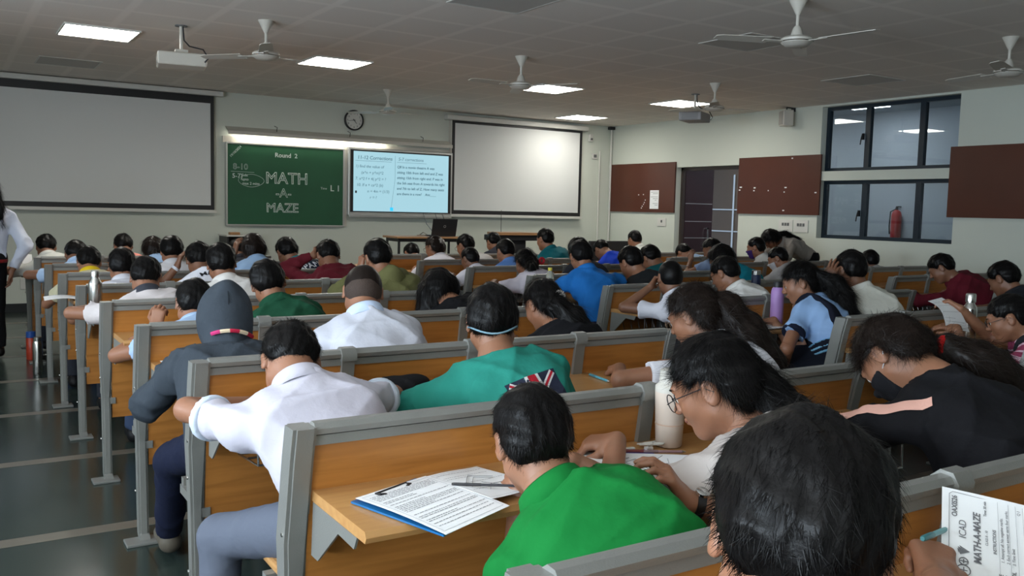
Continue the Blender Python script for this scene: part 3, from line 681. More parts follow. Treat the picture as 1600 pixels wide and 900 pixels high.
# fold noise shared by all clothes
_ks = RNG.normal(size=(7, 3)); _ph = RNG.uniform(0, 6.28, 7)
def folds(g, seed, sc=16):
    x, y, z = g; o = 0; sx = seed*1.37
    wx = .35*np.sin(7*z+3*x+sx); wy = .35*np.sin(6*x-4*z+sx*2)
    for i in range(5):
        k = _ks[i]*sc*(.45+.28*i); o = o+(1-np.abs(np.sin(k[0]*(x+wx*.14)+k[1]*(y+wy*.14)+k[2]*z*.8+_ph[i]+sx)))**3*(1/(1+.35*i))
    return (.35-o/1.6).astype(np.float32)*1.25
SKIN = [mat('skin_%d' % i, c, .5, bump=.05, bscale=180, var=.12, vscale=9, sub=.12) for i, c in enumerate(((.29, .130, .072), (.215, .095, .052), (.16, .07, .038), (.36, .18, .10)))]
HAIR = mat('black_hair', (.0045, .004, .004), .36, spec=.12, bump=.12, bscale=120)
HAIRB = mat('brown_black_hair', (.010, .006, .0045), .36, spec=.17, bump=.12, bscale=120)
FADE = mat('clipped_hair', (.055, .032, .022), .7, bump=.5, bscale=300, var=.5, vscale=14)
EYE = mat('eye_white', (.55, .52, .48), .25); IRIS = mat('iris', (.015, .008, .005), .2); LIP = mat('lips', (.26, .09, .07), .45); GLASSF = mat('spectacle_frame', (.012, .012, .015), .3)
CL = {}
def cloth(rgb, rough=.85, bump=.55, bscale=17):
    k = (rgb, rough)
    if k not in CL: CL[k] = mat('cloth_%d' % len(CL), srgb(*rgb), rough, bump=bump, bscale=bscale, var=.06, vscale=6, spec=.2)
    return CL[k]
def jersey(rgb, stripe, sc, axis=0):
    m = cloth(rgb, .86).copy(); m.name = 'striped_cloth'; nt = m.node_tree; b = nt.nodes['Principled BSDF']
    for l in list(b.inputs['Base Color'].links): nt.links.remove(l)
    tc = nt.nodes.new('ShaderNodeTexCoord'); wv = nt.nodes.new('ShaderNodeTexWave'); wv.inputs['Scale'].default_value = sc; wv.bands_direction = 'XYZ'[axis]
    rp = nt.nodes.new('ShaderNodeValToRGB'); rp.color_ramp.interpolation = 'CONSTANT'; rp.color_ramp.elements[0].color = (*srgb(*rgb), 1); rp.color_ramp.elements[1].color = (*srgb(*stripe), 1); rp.color_ramp.elements[1].position = .78
    nt.links.new(tc.outputs['Object'], wv.inputs['Vector']); nt.links.new(wv.outputs['Fac'], rp.inputs[0]); nt.links.new(rp.outputs[0], b.inputs['Base Color']); return m

def head_sdf(v, c, R, s, nb=None, face=True):
    T = lambda x, y, z: c+R @ (np.array((x, y, z))*s)
    E = lambda p, r, k=.02, mode='add', Rr=None: v.ell(T(*p), np.array(r)*s, R if Rr is None else R @ Rr, k*s, mode)
    Cn = lambda a, b, ra, rb, k=.012: v.cone(T(*a), T(*b), ra*s, rb*s, k*s)
    E((0, -.012, .022), (.072, .090, .082)); E((0, .018, -.030), (.055, .064, .074), .04); E((0, .050, -.085), (.026, .026, .020), .04)
    for q in (-1, 1):
        E((q*.036, .050, -.032), (.024, .022, .026), .03); Cn((q*.052, .005, -.055), (q*.02, .055, -.092), .014, .012, .03)
    if nb is not None: v.cone(T(0, -.028, -.055), nb, .050*s, .056*s, .04)
    if face:
        Cn((-.030, .079, .022), (.030, .079, .022), .008, .008, .022)
        for q in (-1, 1):
            E((q*.030, .092, .004), (.017, .011, .010), .012, 'sub'); E((q*.030, .071, .002), (.0135, .0135, .0125), .004)
            E((q*.011, .094, -.030), (.008, .009, .007), .008)
        Cn((0, .082, .006), (0, .101, -.026), .0065, .010, .014)
        E((0, .086, -.052), (.022, .009, .005), .008); E((0, .084, -.062), (.018, .009, .006), .008); E((0, .092, -.057), (.020, .006, .0014), .004, 'sub')
        for q in (-1, 1):
            Re = rotm(0, -q*22, 0)
            E((q*.077, -.014, -.006), (.008, .019, .031), .008, 'add', Re); E((q*.086, -.008, -.004), (.006, .011, .020), .006, 'sub', Re)

def hand_frames(wr, d, nrm):
    d = unit(d); n = unit(np.array(nrm)-d*(np.array(nrm) @ d)); return d, n, unit(np.cross(d, n))
def hand_sdf(v, wr, d, nrm, side, s, curl=(.5, .5, .5, .55), thumb=.5, spread=.08):
    """wr wrist, d direction to the knuckles, nrm palm normal (fingers curl towards it), side=+1 right / -1 left hand"""
    d, n, l = hand_frames(wr, d, nrm); l = l*side      # l points to the thumb side
    K = .010*s
    bases = []
    for i, (o, L) in enumerate(((.027, .083), (.009, .088), (-.009, .084), (-.026, .076))):
        a = wr+l*o*.55*s; b = wr+d*L*s*.92+l*o*s; bases.append(b); v.cone(a, b, .0135*s, .0105*s, .016*s)
    LEN = ((.036, .022, .018), (.040, .025, .019), (.037, .024, .019), (.029, .018, .016))
    for i, b in enumerate(bases):
        a = b; ang = 0; sp = (1.5-i)*spread
        for j, seg in enumerate(LEN[i]):
            ang += curl[i]*(.9, 1.1, .7)[j]
            dd = unit(d*math.cos(ang)+n*math.sin(ang)+l*sp*math.cos(ang)); e = a+dd*seg*s
            v.cone(a, e, (.0088, .0080, .0073)[j]*s, (.0080, .0073, .0062)[j]*s, .004*s); a = e
    a = wr+d*.018*s+l*.020*s; b = a+unit(d*.7+l*.75+n*.25*(1+thumb))*.040*s; v.cone(a, b, .015*s, .0105*s, .014*s)
    e = b+unit(d*.95+l*(.35-.6*thumb)+n*.5*thumb)*.030*s; v.cone(b, e, .0098*s, .0088*s, .006*s)
    g = e+unit(d*.95-l*.4*thumb+n*.6*thumb)*.024*s; v.cone(e, g, .0088*s, .0070*s, .004*s)

def strands(V, Q, c, R, n, L, wd, mode, flow=None, lift=.25, seed=0, keep=None):
    """thin strips lying along the hair surface"""
    if n <= 0 or len(Q) == 0: return np.zeros((0, 3), np.float32), np.zeros((0, 4), np.int64)
    rg = np.random.default_rng(seed+11)
    P0 = V[Q[:, 0]]; nn = np.cross(V[Q[:, 2]]-P0, V[Q[:, 3]]-V[Q[:, 1]]); nn /= (np.linalg.norm(nn, axis=1, keepdims=True)+1e-9)
    fc = V[Q].mean(1)
    ids = rg.integers(0, len(Q), n)
    p = fc[ids]+rg.normal(size=(n, 3))*.002; nr = nn[ids]
    cen = c; s_ = np.sign(((p-cen)*nr).sum(1).mean()) or 1; nr = nr*s_
    crown = c+R @ np.array((.008, -.050, .095))
    fl = p-crown; fl = fl/(np.linalg.norm(fl, axis=1, keepdims=True)+1e-6)
    if mode == 'long': fl = fl*.5+np.array((0, 0, -.9))
    if mode == 'front': fl = fl*.4+(R @ np.array((0, .9, -.1)))
    if flow is not None: fl = flow(p, fl)
    fl = fl+rg.normal(size=(n, 3))*(.16 if mode != 'curly' else .45)
    tg = fl-nr*(fl*nr).sum(1, keepdims=True); tg /= (np.linalg.norm(tg, axis=1, keepdims=True)+1e-6)
    sd = np.cross(tg, nr); ln = L*rg.uniform(.5, 1.3, (n, 1)); lf = lift*rg.uniform(.1, 1.2, (n, 1))
    out = []
    for j, t in enumerate((0, .35, .7, 1.0)):
        q = p-nr*.003+tg*ln*t+nr*ln*(lf*t*(1.15-.75*t*t))
        if mode in ('long', 'curly'): q = q+np.array((0, 0, -1))*ln*.18*t*t
        if mode == 'curly': q = q+sd*np.sin(t*7+rg.uniform(0, 6, (n, 1)))*.006
        w_ = wd*(1-.85*t); out.append(q-sd*w_); out.append(q+sd*w_)
    VV = np.stack(out, 1).reshape(-1, 3).astype(np.float32); b = np.arange(n)[:, None]*8
    FF = np.concatenate([b+np.array([[0, 1, 3, 2]]), b+np.array([[2, 3, 5, 4]]), b+np.array([[4, 5, 7, 6]])])
    return VV, FF
def join(parts):
    V = []; Q = []; n = 0
    for v, q in parts:
        if len(v) == 0: continue
        V.append(v); Q.append(q+n); n += len(v)
    return np.concatenate(V), np.concatenate(Q)

def person(label, H, hip, pitch=45, yaw=0, roll=0, s=1.0, skin=1, shirt=(200, 200, 200), shirt_m=None, sleeve='short', collar=True, collar_rgb=None,
           hair='short', hair_m=None, LH=None, RH=None, Lp=(-.8, -.2, -.8), Rp=(.8, -.2, -.8), tyaw=0, troll=0, lod=1, wide=.155, legs=None, leg_rgb=(40, 42, 50), shorts=False,
           tail=None, extras=(), shoes=(18, 18, 20), Lcurl=None, Rcurl=None, Lthumb=.5, Rthumb=.5, Ln=None, Rn=None, Ld=None, Rd=None, face=None, bulk=1.0, cuff=None, seed=0, group='students seated at the benches', fade=False, hunch=.05, arms=True, standing=False, chest=None, thick=1.0):
    """H head centre (world), hip centre (world). lod 0 near, 1 middle, 2 far"""
    hh = (.0045, .006, .008)[lod]; bh = (.008, .011, .014)[lod]; ha = (.0035, .0045, .006)[lod]
    H = np.array(H, float); hip = np.array(hip, float); R = rotm(pitch, yaw, roll); base = Vector((hip[0], hip[1], 0))
    root = empty('person', base, label=label, cat='person', group=group)
    B = np.array(base)
    sk = SKIN[skin]
    nb = H+R @ (np.array((0, -.036, -.085))*s)+unit(hip-H)*.045*s
    up = unit(nb-hip); sc = nb-up*.045*s
    Rt = rotm(0, tyaw, 0); lat = Rt[:, 0]; lat = unit(lat-up*(lat @ up)+np.array((0, 0, -math.tan(math.radians(troll))))*1.0); fw = unit(np.cross(up, lat))   # forward-down of the chest
    if fw[2] > .2 and not standing: fw = -fw
    fw = -unit(np.cross(lat, up)) if np.cross(lat, up) @ np.array((0, 1, 0)) < 0 else unit(np.cross(lat, up))
    dn = np.array((0, 0, -.022)); shL = sc-lat*wide*s*.96-up*.012+fw*.012+dn; shR = sc+lat*wide*s*.96-up*.012+fw*.012+dn
    mid = (hip+sc)/2-fw*hunch; che = (sc*.78+hip*.22)-fw*hunch*.55
    # ---- arms
    l1, l2 = .262*s, .225*s
    arm = {}
    for nm, sh, tg, pl in (('L', shL, LH, Lp), ('R', shR, RH, Rp)):
        if tg is None: tg = (hip[0]+(-.10 if nm == 'L' else .10), hip[1]+.45, .75)
        e, t = ik(sh, tg, l1, l2, pl); arm[nm] = (sh, e, t)
    # ---- body (skin): torso and legs under the clothes, arms, neck
    pts = [H, hip, shL, shR, arm['L'][1], arm['R'][1], arm['L'][2], arm['R'][2]]
    if legs is None:
        fy = 1
        legs = [((hip[0]-.09, hip[1]+.37, .46), (hip[0]-.10, hip[1]+.40, .07)), ((hip[0]+.09, hip[1]+.37, .46), (hip[0]+.10, hip[1]+.40, .07))]
    lo = np.min(pts, 0)-.13; hi = np.max(pts, 0)+.13
    for kn, an in legs: lo = np.minimum(lo, np.minimum(kn, an)-np.array((.1, .1, .09))); hi = np.maximum(hi, np.maximum(kn, an)+np.array((.1, .25, .1)))
    lo[2] = max(lo[2], -.01)
    ws = wide/.155
    def torso(v, off, k=.05):
        a = .052*s*ws*bulk; r0 = .088*s*bulk; r1 = .086*s*bulk
        for q in (-1, 1):
            v.cone(hip+lat*q*a, mid+lat*q*a*1.1, r0, r1, k, off=off); v.cone(mid+lat*q*a*1.1, che+lat*q*a*1.45, r1, .084*s, k, off=off)
            v.cone(che+lat*q*a*1.4, sc+lat*q*.085*s*ws, .082*s, .052*s, k, off=off)
        v.cone(hip, mid, .088*s*bulk, .086*s*bulk, k, off=off); v.cone(mid, che, .086*s*bulk, .084*s, k, off=off); v.cone(che, sc-up*.01, .086*s, .064*s, .06, off=off)
        v.cone(shL, sc, .046*s, .056*s, k, off=off); v.cone(sc, shR, .056*s, .046*s, k, off=off); v.cone(nb, sc, .050*s, .066*s, .06, off=off)
        if chest: v.ell(che+fw*.075*s, (.10*s, .06*s, .07*s), np.stack([lat, fw, up], 1), .05)
    v = Vol(lo, hi, bh); torso(v, -.012)
    for nm in 'LR':
        a, e, t = arm[nm]; v.cone(a, e, .040*s, .034*s, .03); v.cone(e, t, .035*s, .023*s, .012)
    for q, (kn, an) in zip((-1, 1), legs):
        st = hip+lat*q*.07*s; v.cone(st, kn, .07*s, .048*s, .03); v.cone(kn, an, .046*s, .034*s, .02); v.cone(an, np.array(an)+np.array((0, .09, -.03)), .03*s, .025*s, .02)
    # leave the head out of this coarse volume
    hc = H+R @ (np.array((0, 0, -.02))*s); g = v.grid(); upn = unit(nb-(H+R @ (np.array((0, -.02, -.02))*s)))
    d = (nb[0]-upn[0]*.02-g[0])*-upn[0]+(nb[1]-upn[1]*.02-g[1])*-upn[1]+(nb[2]-upn[2]*.02-g[2])*-upn[2]
    near = np.sqrt((g[0]-H[0])**2+(g[1]-H[1])**2+(g[2]-H[2])**2) < .20*s
    v.cone(nb, H+R @ (np.array((0, -.028, -.05))*s), .054*s, .050*s, .03)
    parts = [v.mesh()]
    r_h = .15*s; vh = Vol(H-r_h, H+r_h, hh); head_sdf(vh, H, R, s, nb, face=True if lod < 2 else True)
    # trim the fine head volume at its own box so it stays closed
    for ax in range(3):
        for e in (0, -1):
            sl = [slice(None)]*3; sl[ax] = e; vh.f[tuple(sl)] = np.maximum(vh.f[tuple(sl)], .001)
    parts.append(vh.mesh())
    tips = {}
    for nm, sd in (('L', -1), ('R', 1)):
        a, e, t = arm[nm]; dd = Ld if nm == 'L' else Rd; dd = unit(dd) if dd is not None else unit(unit(t-e)+np.array((0, .0, -.15)))
        nn = Ln if nm == 'L' else Rn; nn = np.array(nn if nn is not None else (0, 0, -1), float); cu = (Lcurl if nm == 'L' else Rcurl) or (.45, .5, .55, .6)
        lo2 = np.minimum(t, t+dd*.14*s)-.075*s; hi2 = np.maximum(t, t+dd*.14*s)+.075*s
        vv = Vol(lo2, hi2, ha); vv.cone(t-unit(t-e)*.045, t, .0255*s, .022*s, .01); hand_sdf(vv, t, dd, nn, -sd, s*.92, cu, Lthumb if nm == 'L' else Rthumb)
        parts.append(vv.mesh()); tips[nm] = t+dd*.09*s
    V, Q = join(parts); body = mesh_obj('body', V-B, Q, sk, root, True)
    # ---- shirt
    v = Vol(lo, hi, bh); torso(v, .004)
    for nm in 'LR':
        a, e, t = arm[nm]
        if sleeve == 'short': v.cone(a, e, .048*s, .062*s, .04, cut=(None, .60), off=.004)
        elif sleeve == 'long': v.cone(a, e, .050*s, .045*s, .03, off=.003); v.cone(e, t, .044*s, .031*s, .014, cut=(None, .93), off=.003)
        elif sleeve == 'puff': v.cone(a, e, .056*s, .050*s, .03, cut=(None, .62), off=.004)
        elif sleeve == 'none': v.cone(a, a+unit(e-a)*.02, .05*s, .05*s, .03)
    g = v.grid()
    # open neckline and hem
    nx = nb+up*.012*s; nd = unit(up+unit(R[:, 2])*.4)
    dn = (g[0]-nx[0])*nd[0]+(g[1]-nx[1])*nd[1]+(g[2]-nx[2])*nd[2]; rr = np.sqrt((g[0]-nx[0])**2+(g[1]-nx[1])**2+(g[2]-nx[2])**2)
    v.f = np.where(rr < .11, np.maximum(v.f, dn), v.f).astype(np.float32)
    hemz = hip-up*(.075*s); dh = -((g[0]-hemz[0])*up[0]+(g[1]-hemz[1])*up[1]+(g[2]-hemz[2])*up[2])
    v.f = np.maximum(v.f, dh).astype(np.float32)
    v.f += folds(g, seed+1)*(.011 if lod < 2 else .008)*(2.1 if sleeve == 'long' else 1.5)
    V, Q = v.mesh(); sm = shirt_m or cloth(shirt)
    sh = mesh_obj('shirt' if sleeve != 'long' else 'jacket' if not collar else 'shirt', V-B, Q, sm, root, True)
    if cuff and sleeve == 'short':
        for nm in 'LR':
            a, e, t = arm[nm]; u = unit(e-a); c0 = a+(e-a)*.555; vv = Vol(c0-.085, c0+.085, .006); vv.cone(c0-u*.03, c0+u*.03, .0565*s, .0575*s, .0, cut=(.25, .68), off=.0065)
            V, Q = vv.mesh(); mesh_obj('sleeve_band', V-B, Q, cloth(cuff), sh, True)
    # ---- collar
    if collar:
        ax_ = nd; c0 = nb+up*.004*s+fw*.0; rad = .060*s; l_ = unit(lat-ax_*(lat @ ax_)); f2 = np.cross(ax_, l_); f2 = f2 if f2 @ fw > 0 else -f2
        Vc = []; n = 26
        for j in range(n+1):
            a = math.radians(-250+320*j/n)+0; ca, sa = math.cos(a), math.sin(a)
            # angle measured so that the opening faces forward
            a = math.pi/2+math.radians(20)+math.radians(320)*j/n; ca, sa = math.cos(a), math.sin(a)
            rr_ = l_*ca+f2*sa; back = max(0, -sa)
            for (ro, zo) in ((.000, .022+.006*back), (.004, .029+.006*back), (.011, .024+.006*back), (.026, -.014), (.022, -.017)):
                Vc.append(c0+rr_*(rad+ro*s)+ax_*zo*s)
        Qc = []
        for j in range(n):
            for k in range(4): Qc.append((j*5+k, j*5+k+1, j*5+5+k+1, j*5+5+k))
        mesh_obj('collar', np.array(Vc)-B, np.array(Qc), cloth(collar_rgb) if collar_rgb else sm, sh, True)
    # ---- trousers / skirt
    v = Vol(lo, hi, bh); 
    v.cone(hip-lat*.05*s-up*.01, hip+lat*.05*s-up*.01, .100*s*bulk, .100*s*bulk, .04, off=.004)
    for q, (kn, an) in zip((-1, 1), legs):
        st = hip+lat*q*.07*s; kn = np.array(kn); an = np.array(an); v.cone(st, kn, .083*s, .062*s, .03, cut=(None, .92 if shorts else None))
        if not shorts: v.cone(kn, an, .060*s, .050*s, .02, cut=(None, .97))
    g = v.grid(); dh = g[2]-(hip[2]+.055*s)+0*g[0]+0*g[1]; v.f = np.maximum(v.f, dh).astype(np.float32); v.f += folds(g, seed+5, 13)*.008
    V, Q = v.mesh(); mesh_obj('trousers' if not shorts else 'shorts', V-B, Q, cloth(leg_rgb), root, True)
    for q, (kn, an) in zip((-1, 1), legs):
        a = np.array(an); vv = Vol(a+np.array((-.07, -.09, -.08)), a+np.array((.07, .22, .07)), .008)
        z0 = -.03
        vv.cone(a+np.array((0, -.02, z0)), a+np.array((0, .13, z0-.008)), .038, .032, .02); vv.cone(a+np.array((0, -.02, z0)), a+np.array((0, .02, .03)), .036, .038, .02)
        gg = vv.grid(); vv.f = np.maximum(vv.f, (a[2]-.065)-gg[2]+0*gg[0]+0*gg[1]).astype(np.float32)
        V, Q = vv.mesh(); mesh_obj('shoe', V-B, Q, cloth(shoes, .5), root, True)
    # ---- hair
    if hair:
        hm = hair_m or HAIR
        ext = .155*s; vh = Vol(H-ext, H+ext, hh); T = lambda x, y, z: H+R @ (np.array((x, y, z))*s)
        th = (.013 if hair in ('short', 'crop') else .015)*thick
        if hair == 'crop': th = .006*thick
        tb = .003 if hair != 'crop' else th
        vh.ell(T(0, -.013, .024), np.array((.072+tb*.75, .090+tb, .082+tb))*s, R, .02)
        if hair in ('long', 'tied', 'curly'): vh.ell(T(0, -.030, -.02), np.array((.074+th*.5, .072+th*.6, .070))*s, R, .03)
        if hair in ('short',): vh.ell(T(0, -.040, -.014), np.array((.0605, .056, .052))*s, R, .025)
        if hair == 'crop': vh.ell(T(0, -.040, -.012), np.array((.064, .058, .052))*s, R, .03)
        g = vh.grid(); x, y, z = g[0]-H[0], g[1]-H[1], g[2]-H[2]
        lx, ly, lz = (R[0, 0]*x+R[1, 0]*y+R[2, 0]*z)/s, (R[0, 1]*x+R[1, 1]*y+R[2, 1]*z)/s, (R[0, 2]*x+R[1, 2]*y+R[2, 2]*z)/s
        if hair in ('short', 'crop'): xs_ = [-.13, -.075, -.055, -.040, -.030, -.006, .006, .020, .045, .07, .12]; zs_ = [-.070, -.076, -.068, -.030, .014, .024, .004, .006, .026, .046, .052]
        elif hair == 'long': xs_ = [-.13, -.03, -.005, .02, .045, .07, .12]; zs_ = [-.13, -.12, -.05, .0, .030, .052, .058]
        else: xs_ = [-.13, -.075, -.05, -.034, -.004, .02, .045, .07, .12]; zs_ = [-.085, -.08, -.045, .016, .028, .030, .040, .056, .062]
        if hair == 'bowl': xs_ = [-.13, -.04, -.015, .0, .02, .045, .07, .12]; zs_ = [-.07, -.066, -.015, -.010, -.008, .004, .022, .028]
        line = np.interp(ly.ravel(), xs_, zs_).reshape(ly.shape)
        if hair != 'crop':
            up_ = np.clip((lz-line)/.055, 0, 1)**.7; vh.f = (vh.f-np.where(np.abs(vh.f) < .06, th*s*up_*.72, 0)).astype(np.float32)
        nz = (.0032*np.sin(lx*75+ly*40+seed)*np.sin(ly*60+seed*2+lz*30)+.0012*np.sin(lx*260+ly*200+seed)+.0012*np.sin(lz*150+lx*90)).astype(np.float32)
        vh.f = np.maximum(vh.f+nz*(1.0 if hair != 'crop' else .15), (line-lz)*.8*s+nz*.6).astype(np.float32)
        for ax in range(3):
            for e in (0, -1):
                sl = [slice(None)]*3; sl[ax] = e; vh.f[tuple(sl)] = np.maximum(vh.f[tuple(sl)], .001)
        hp = [vh.mesh()]
        ns = {0: 10000, 1: 3600, 2: 1300}[lod]; wd = {0: .0006, 1: .0009, 2: .0013}[lod]
        if hair != 'crop': hp.append(strands(hp[0][0], hp[0][1], H, R, ns, {'short': .024, 'bowl': .035, 'tied': .05, 'long': .07, 'curly': .045}[hair]*s, wd, {'short': 'short', 'bowl': 'short', 'tied': 'tied', 'long': 'long', 'curly': 'curly'}[hair], lift={'short': .16 if lod == 0 else .10, 'curly': .20}.get(hair, .03), seed=seed))
        if tail:
            # tail: list of (world point, radius)
            tp = [np.array(p_, float) for p_, _ in tail]; tr = [q_ for _, q_ in tail]; l0 = np.min(tp, 0)-max(tr)-.03; h0 = np.max(tp, 0)+max(tr)+.03
            vt = Vol(l0, h0, max(hh, .006))
            for a, b, ra, rb in zip(tp[:-1], tp[1:], tr[:-1], tr[1:]): vt.cone(a, b, ra, rb, .02)
            gg = vt.grid(); vt.f += (.006*np.sin(gg[0]*90+seed)*np.sin(gg[2]*50+gg[0]*40)+.004*np.sin(gg[1]*130+gg[0]*70)).astype(np.float32)
            tm_ = vt.mesh(); hp.append(tm_); tpa = np.array(tp)
            def fl(p_, f0):
                d2 = ((p_[:, None, :]-tpa[None, :-1, :])**2).sum(2); i_ = d2.argmin(1); dr_ = tpa[1:]-tpa[:-1]; dr_ = dr_/(np.linalg.norm(dr_, axis=1, keepdims=True)+1e-9); return dr_[i_]*1.0
            hp.append(strands(tm_[0], tm_[1], tpa.mean(0), R, int(ns*.8), .08*s, wd, 'curly' if hair == 'curly' or lod == 0 else 'long', flow=fl, lift=.12, seed=seed+3))
        V, Q = join(hp); ho = mesh_obj('hair', V-B, Q, hm, root, True)
        if fade:
            vf = Vol(H-ext, H+ext, hh); vf.ell(T(0, -.013, .0), np.array((.0745, .0925, .088))*s, R, .02); vf.ell(T(0, -.040, -.02), np.array((.062, .058, .055))*s, R, .03)
            ln2 = np.interp(ly.ravel(), [-.13, -.05, -.02, 0, .03], [-.075, -.07, -.03, .02, .05]).reshape(ly.shape); vf.f = np.maximum(np.maximum(vf.f, (ln2-lz)*s), (lz-.045)*s).astype(np.float32)
            V, Q = vf.mesh(); mesh_obj('clipped_hair', V-B, Q, FADE, ho, True)
    info = dict(root=root, B=B, H=H, R=R, s=s, nb=nb, up=up, lat=lat, fw=fw, arm=arm, sc=sc, che=che, mid=mid, hip=hip, body=body, shirt=sh, tips=tips)
    if face: face_parts(info)
    for e in extras: e(info)
    return info
def TT(i, x, y, z): return i['H']+i['R'] @ (np.array((x, y, z))*i['s'])-i['B']
def face_parts(i):
    s = i['s']; R4 = Matrix([list(r) for r in i['R']]).to_4x4()
    for q in (-1, 1):
        c = TT(i, q*.030, .0745, .000); mb = MB(); n = 12
        prof = [(.0118*math.sin(a)*s, .0118*math.cos(a)*s) for a in np.linspace(.02, 3.1, 10)]
        mb.lathe(prof, c=c, n=n, mtx=R4 @ Matrix.Rotation(-math.pi/2, 4, 'X')); mb.I = [1 if k < n*3 else 0 for k in range(len(mb.F))]
        mb.build('eye', [EYE, IRIS], i['root'], True)
        pts = [TT(i, q*(.016+.034*t), .0905-.010*t*t-.004*abs(t-.3), .020+.006*math.sin(t*2.4)) for t in np.linspace(0, 1, 6)]
        MB().tube(pts, [.0018, .003, .003, .0026, .002, .001], 6).build('eyebrow', HAIR, i['root'], True)
    MB().tube([TT(i, x, .0935-abs(x)*.35, -.056+.002*math.cos(x*180)) for x in np.linspace(-.020, .020, 7)], [.001, .003, .0042, .0045, .0042, .003, .001], 6).build('lips', LIP, i['root'], True)
def glasses(rgb=(.012, .012, .015), rd=.021, th=.0013, drop=0, temples=True):
    gm = mat('spectacle_frame', rgb, .3)
    def f(i):
        mb = MB()
        for q in (-1, 1):
            mb.tube([TT(i, q*.031+rd*math.cos(a)*1.08, .101-.010*abs(math.cos(a)+q)*.3, .000-drop+rd*.88*math.sin(a)) for a in np.linspace(0, 6.2832, 19)], th*i['s'], 5, cap=False)
            if temples: mb.tube([TT(i, q*(.031+rd*1.05), .098, .004-drop), TT(i, q*.070, .07, .006), TT(i, q*.080, -.005, .010), TT(i, q*.080, -.025, -.006)], th*i['s'], 5)
        mb.tube([TT(i, -.010, .101, .003-drop), TT(i, 0, .105, .006-drop), TT(i, .010, .101, .003-drop)], th*i['s'], 5)
        mb.build('glasses', gm, i['root'])
    return f
def mask(rgb, strap=True):
    def f(i):
        s = i['s']; v = Vol(i['H']-.15, i['H']+.15, .005); head_sdf(v, i['H'], i['R'], s); v.f -= .006
        g = v.grid(); R = i['R']; H = i['H']; x, y, z = g[0]-H[0], g[1]-H[1], g[2]-H[2]
        ly, lz = (R[0, 1]*x+R[1, 1]*y+R[2, 1]*z)/s, (R[0, 2]*x+R[1, 2]*y+R[2, 2]*z)/s
        v.f = np.maximum(np.maximum(v.f, (lz+.022)*s), (.025-ly)*s).astype(np.float32)
        V, Q = v.mesh(); o = mesh_obj('face_mask', V-i['B'], Q, cloth(rgb), i['root'], True)
        if strap:
            for q in (-1, 1): MB().tube([TT(i, q*.058, .03, -.03), TT(i, q*.076, -.005, -.03), TT(i, q*.080, -.03, -.01)], .0014, 5).build('mask_strap', cloth((220, 220, 225)), o)
    return f
def nape_strap(rgb=(120, 150, 165)):
    def f(i):
        mb = MB(); mb.tube([TT(i, .079*math.cos(a), -.02+.088*math.sin(a)-.006, -.040+.028*math.cos(a*2)*.6) for a in np.linspace(3.05, 6.37, 16)], .003, 6); mb.build('mask_strap', cloth(rgb), i['root'], True)
    return f
def watch(side='L', rgb=(20, 20, 22), d=.03):
    def f(i):
        a, e, t = i['arm'][side]; u = unit(t-e); c = t-u*d-i['B']; s = i['s']; q = Vector(u).to_track_quat('Z', 'Y').to_matrix().to_4x4()
        mb = MB(); mb.lathe([(.0275*s, -.009), (.0285*s, -.009), (.0285*s, .009), (.0275*s, .009)], c=c, n=18, mtx=q); o = mb.build('watch_strap', mat('strap', srgb(*rgb), .5), i['root'], True)
        n = unit(np.cross(u, (1, 0, 0))); n = n if n[2] > 0 else -n; qq = Vector(n).to_track_quat('Z', 'Y').to_matrix().to_4x4()
        MB().lathe([(0, 0), (.016, 0), (.016, .006), (.013, .008)], c=Vector(c)+Vector(n)*.026*s, n=16, mtx=qq).build('watch_face', M['steel'], o, True)
    return f
def held_pen(label, side='R', rgb=(30, 60, 120), d=None, L=.14):
    def f(i):
        t = i['tips'][side]; dd = unit(d if d is not None else (.25, -.35, .75)); a = t-dd*.035+np.array((0, .0, -.012)); b = a+dd*L
        pm = mat('pen_body', srgb(*rgb), .3); o = MB().tube([a, a+dd*.012, a+dd*.02, b], [.0008, .003, .004, .004], 8).build('pen', pm, None, True)
        tag(o, label, 'pen')
    return f
# ------------------------------------------------------------------ garments and marks with a look of their own
from mathutils.bvhtree import BVHTree
def back_patch(i, name, verts2d, faces, m, cu=0, cv=0, rot=0, lift=.002, centre='che'):
    """lays flat artwork (u to the right, v up, metres) on the back of the shirt"""
    me = i['shirt'].data; V = [v.co.copy() for v in me.vertices]; F = [tuple(p.vertices) for p in me.polygons]; bvh = BVHTree.FromPolygons(V, F)
    lat, up, fw = (Vector(i[k]) for k in ('lat', 'up', 'fw')); c = Vector(i[centre]-i['B']); fwn = lat.cross(up); fwn = fwn if fwn.dot(fw) > 0 else -fwn
    out = []; ca, sa = math.cos(rot), math.sin(rot)
    for (u, v) in verts2d:
        uu, vv = u*ca-v*sa+cu, u*sa+v*ca+cv; o = c+lat*uu+up*vv-fwn*.35; h = bvh.ray_cast(o, fwn)
        out.append((h[0]-fwn*lift) if h[0] is not None else o+fwn*.26)
    return mesh_obj(name, [tuple(q) for q in out], [tuple(f) for f in faces], m, i['shirt'])
def back_text(body, size, m, cu, cv, rot=0, name='printed_text'):
    def f(i):
        o = text_mesh('t', body, size, Matrix.Identity(4), m, None, align='CENTER', thick=0, bold=size*.02); me = o.data
        bm = bmesh.new(); bm.from_mesh(me); bmesh.ops.triangulate(bm, faces=bm.faces[:])
        vs = [(v.co.x, v.co.y) for v in bm.verts]; fs = [tuple(v.index for v in q.verts) for q in bm.faces]; bm.free(); C.objects.unlink(o); bpy.data.objects.remove(o)
        back_patch(i, name, vs, fs, m, cu, cv, rot, .003)
    return f
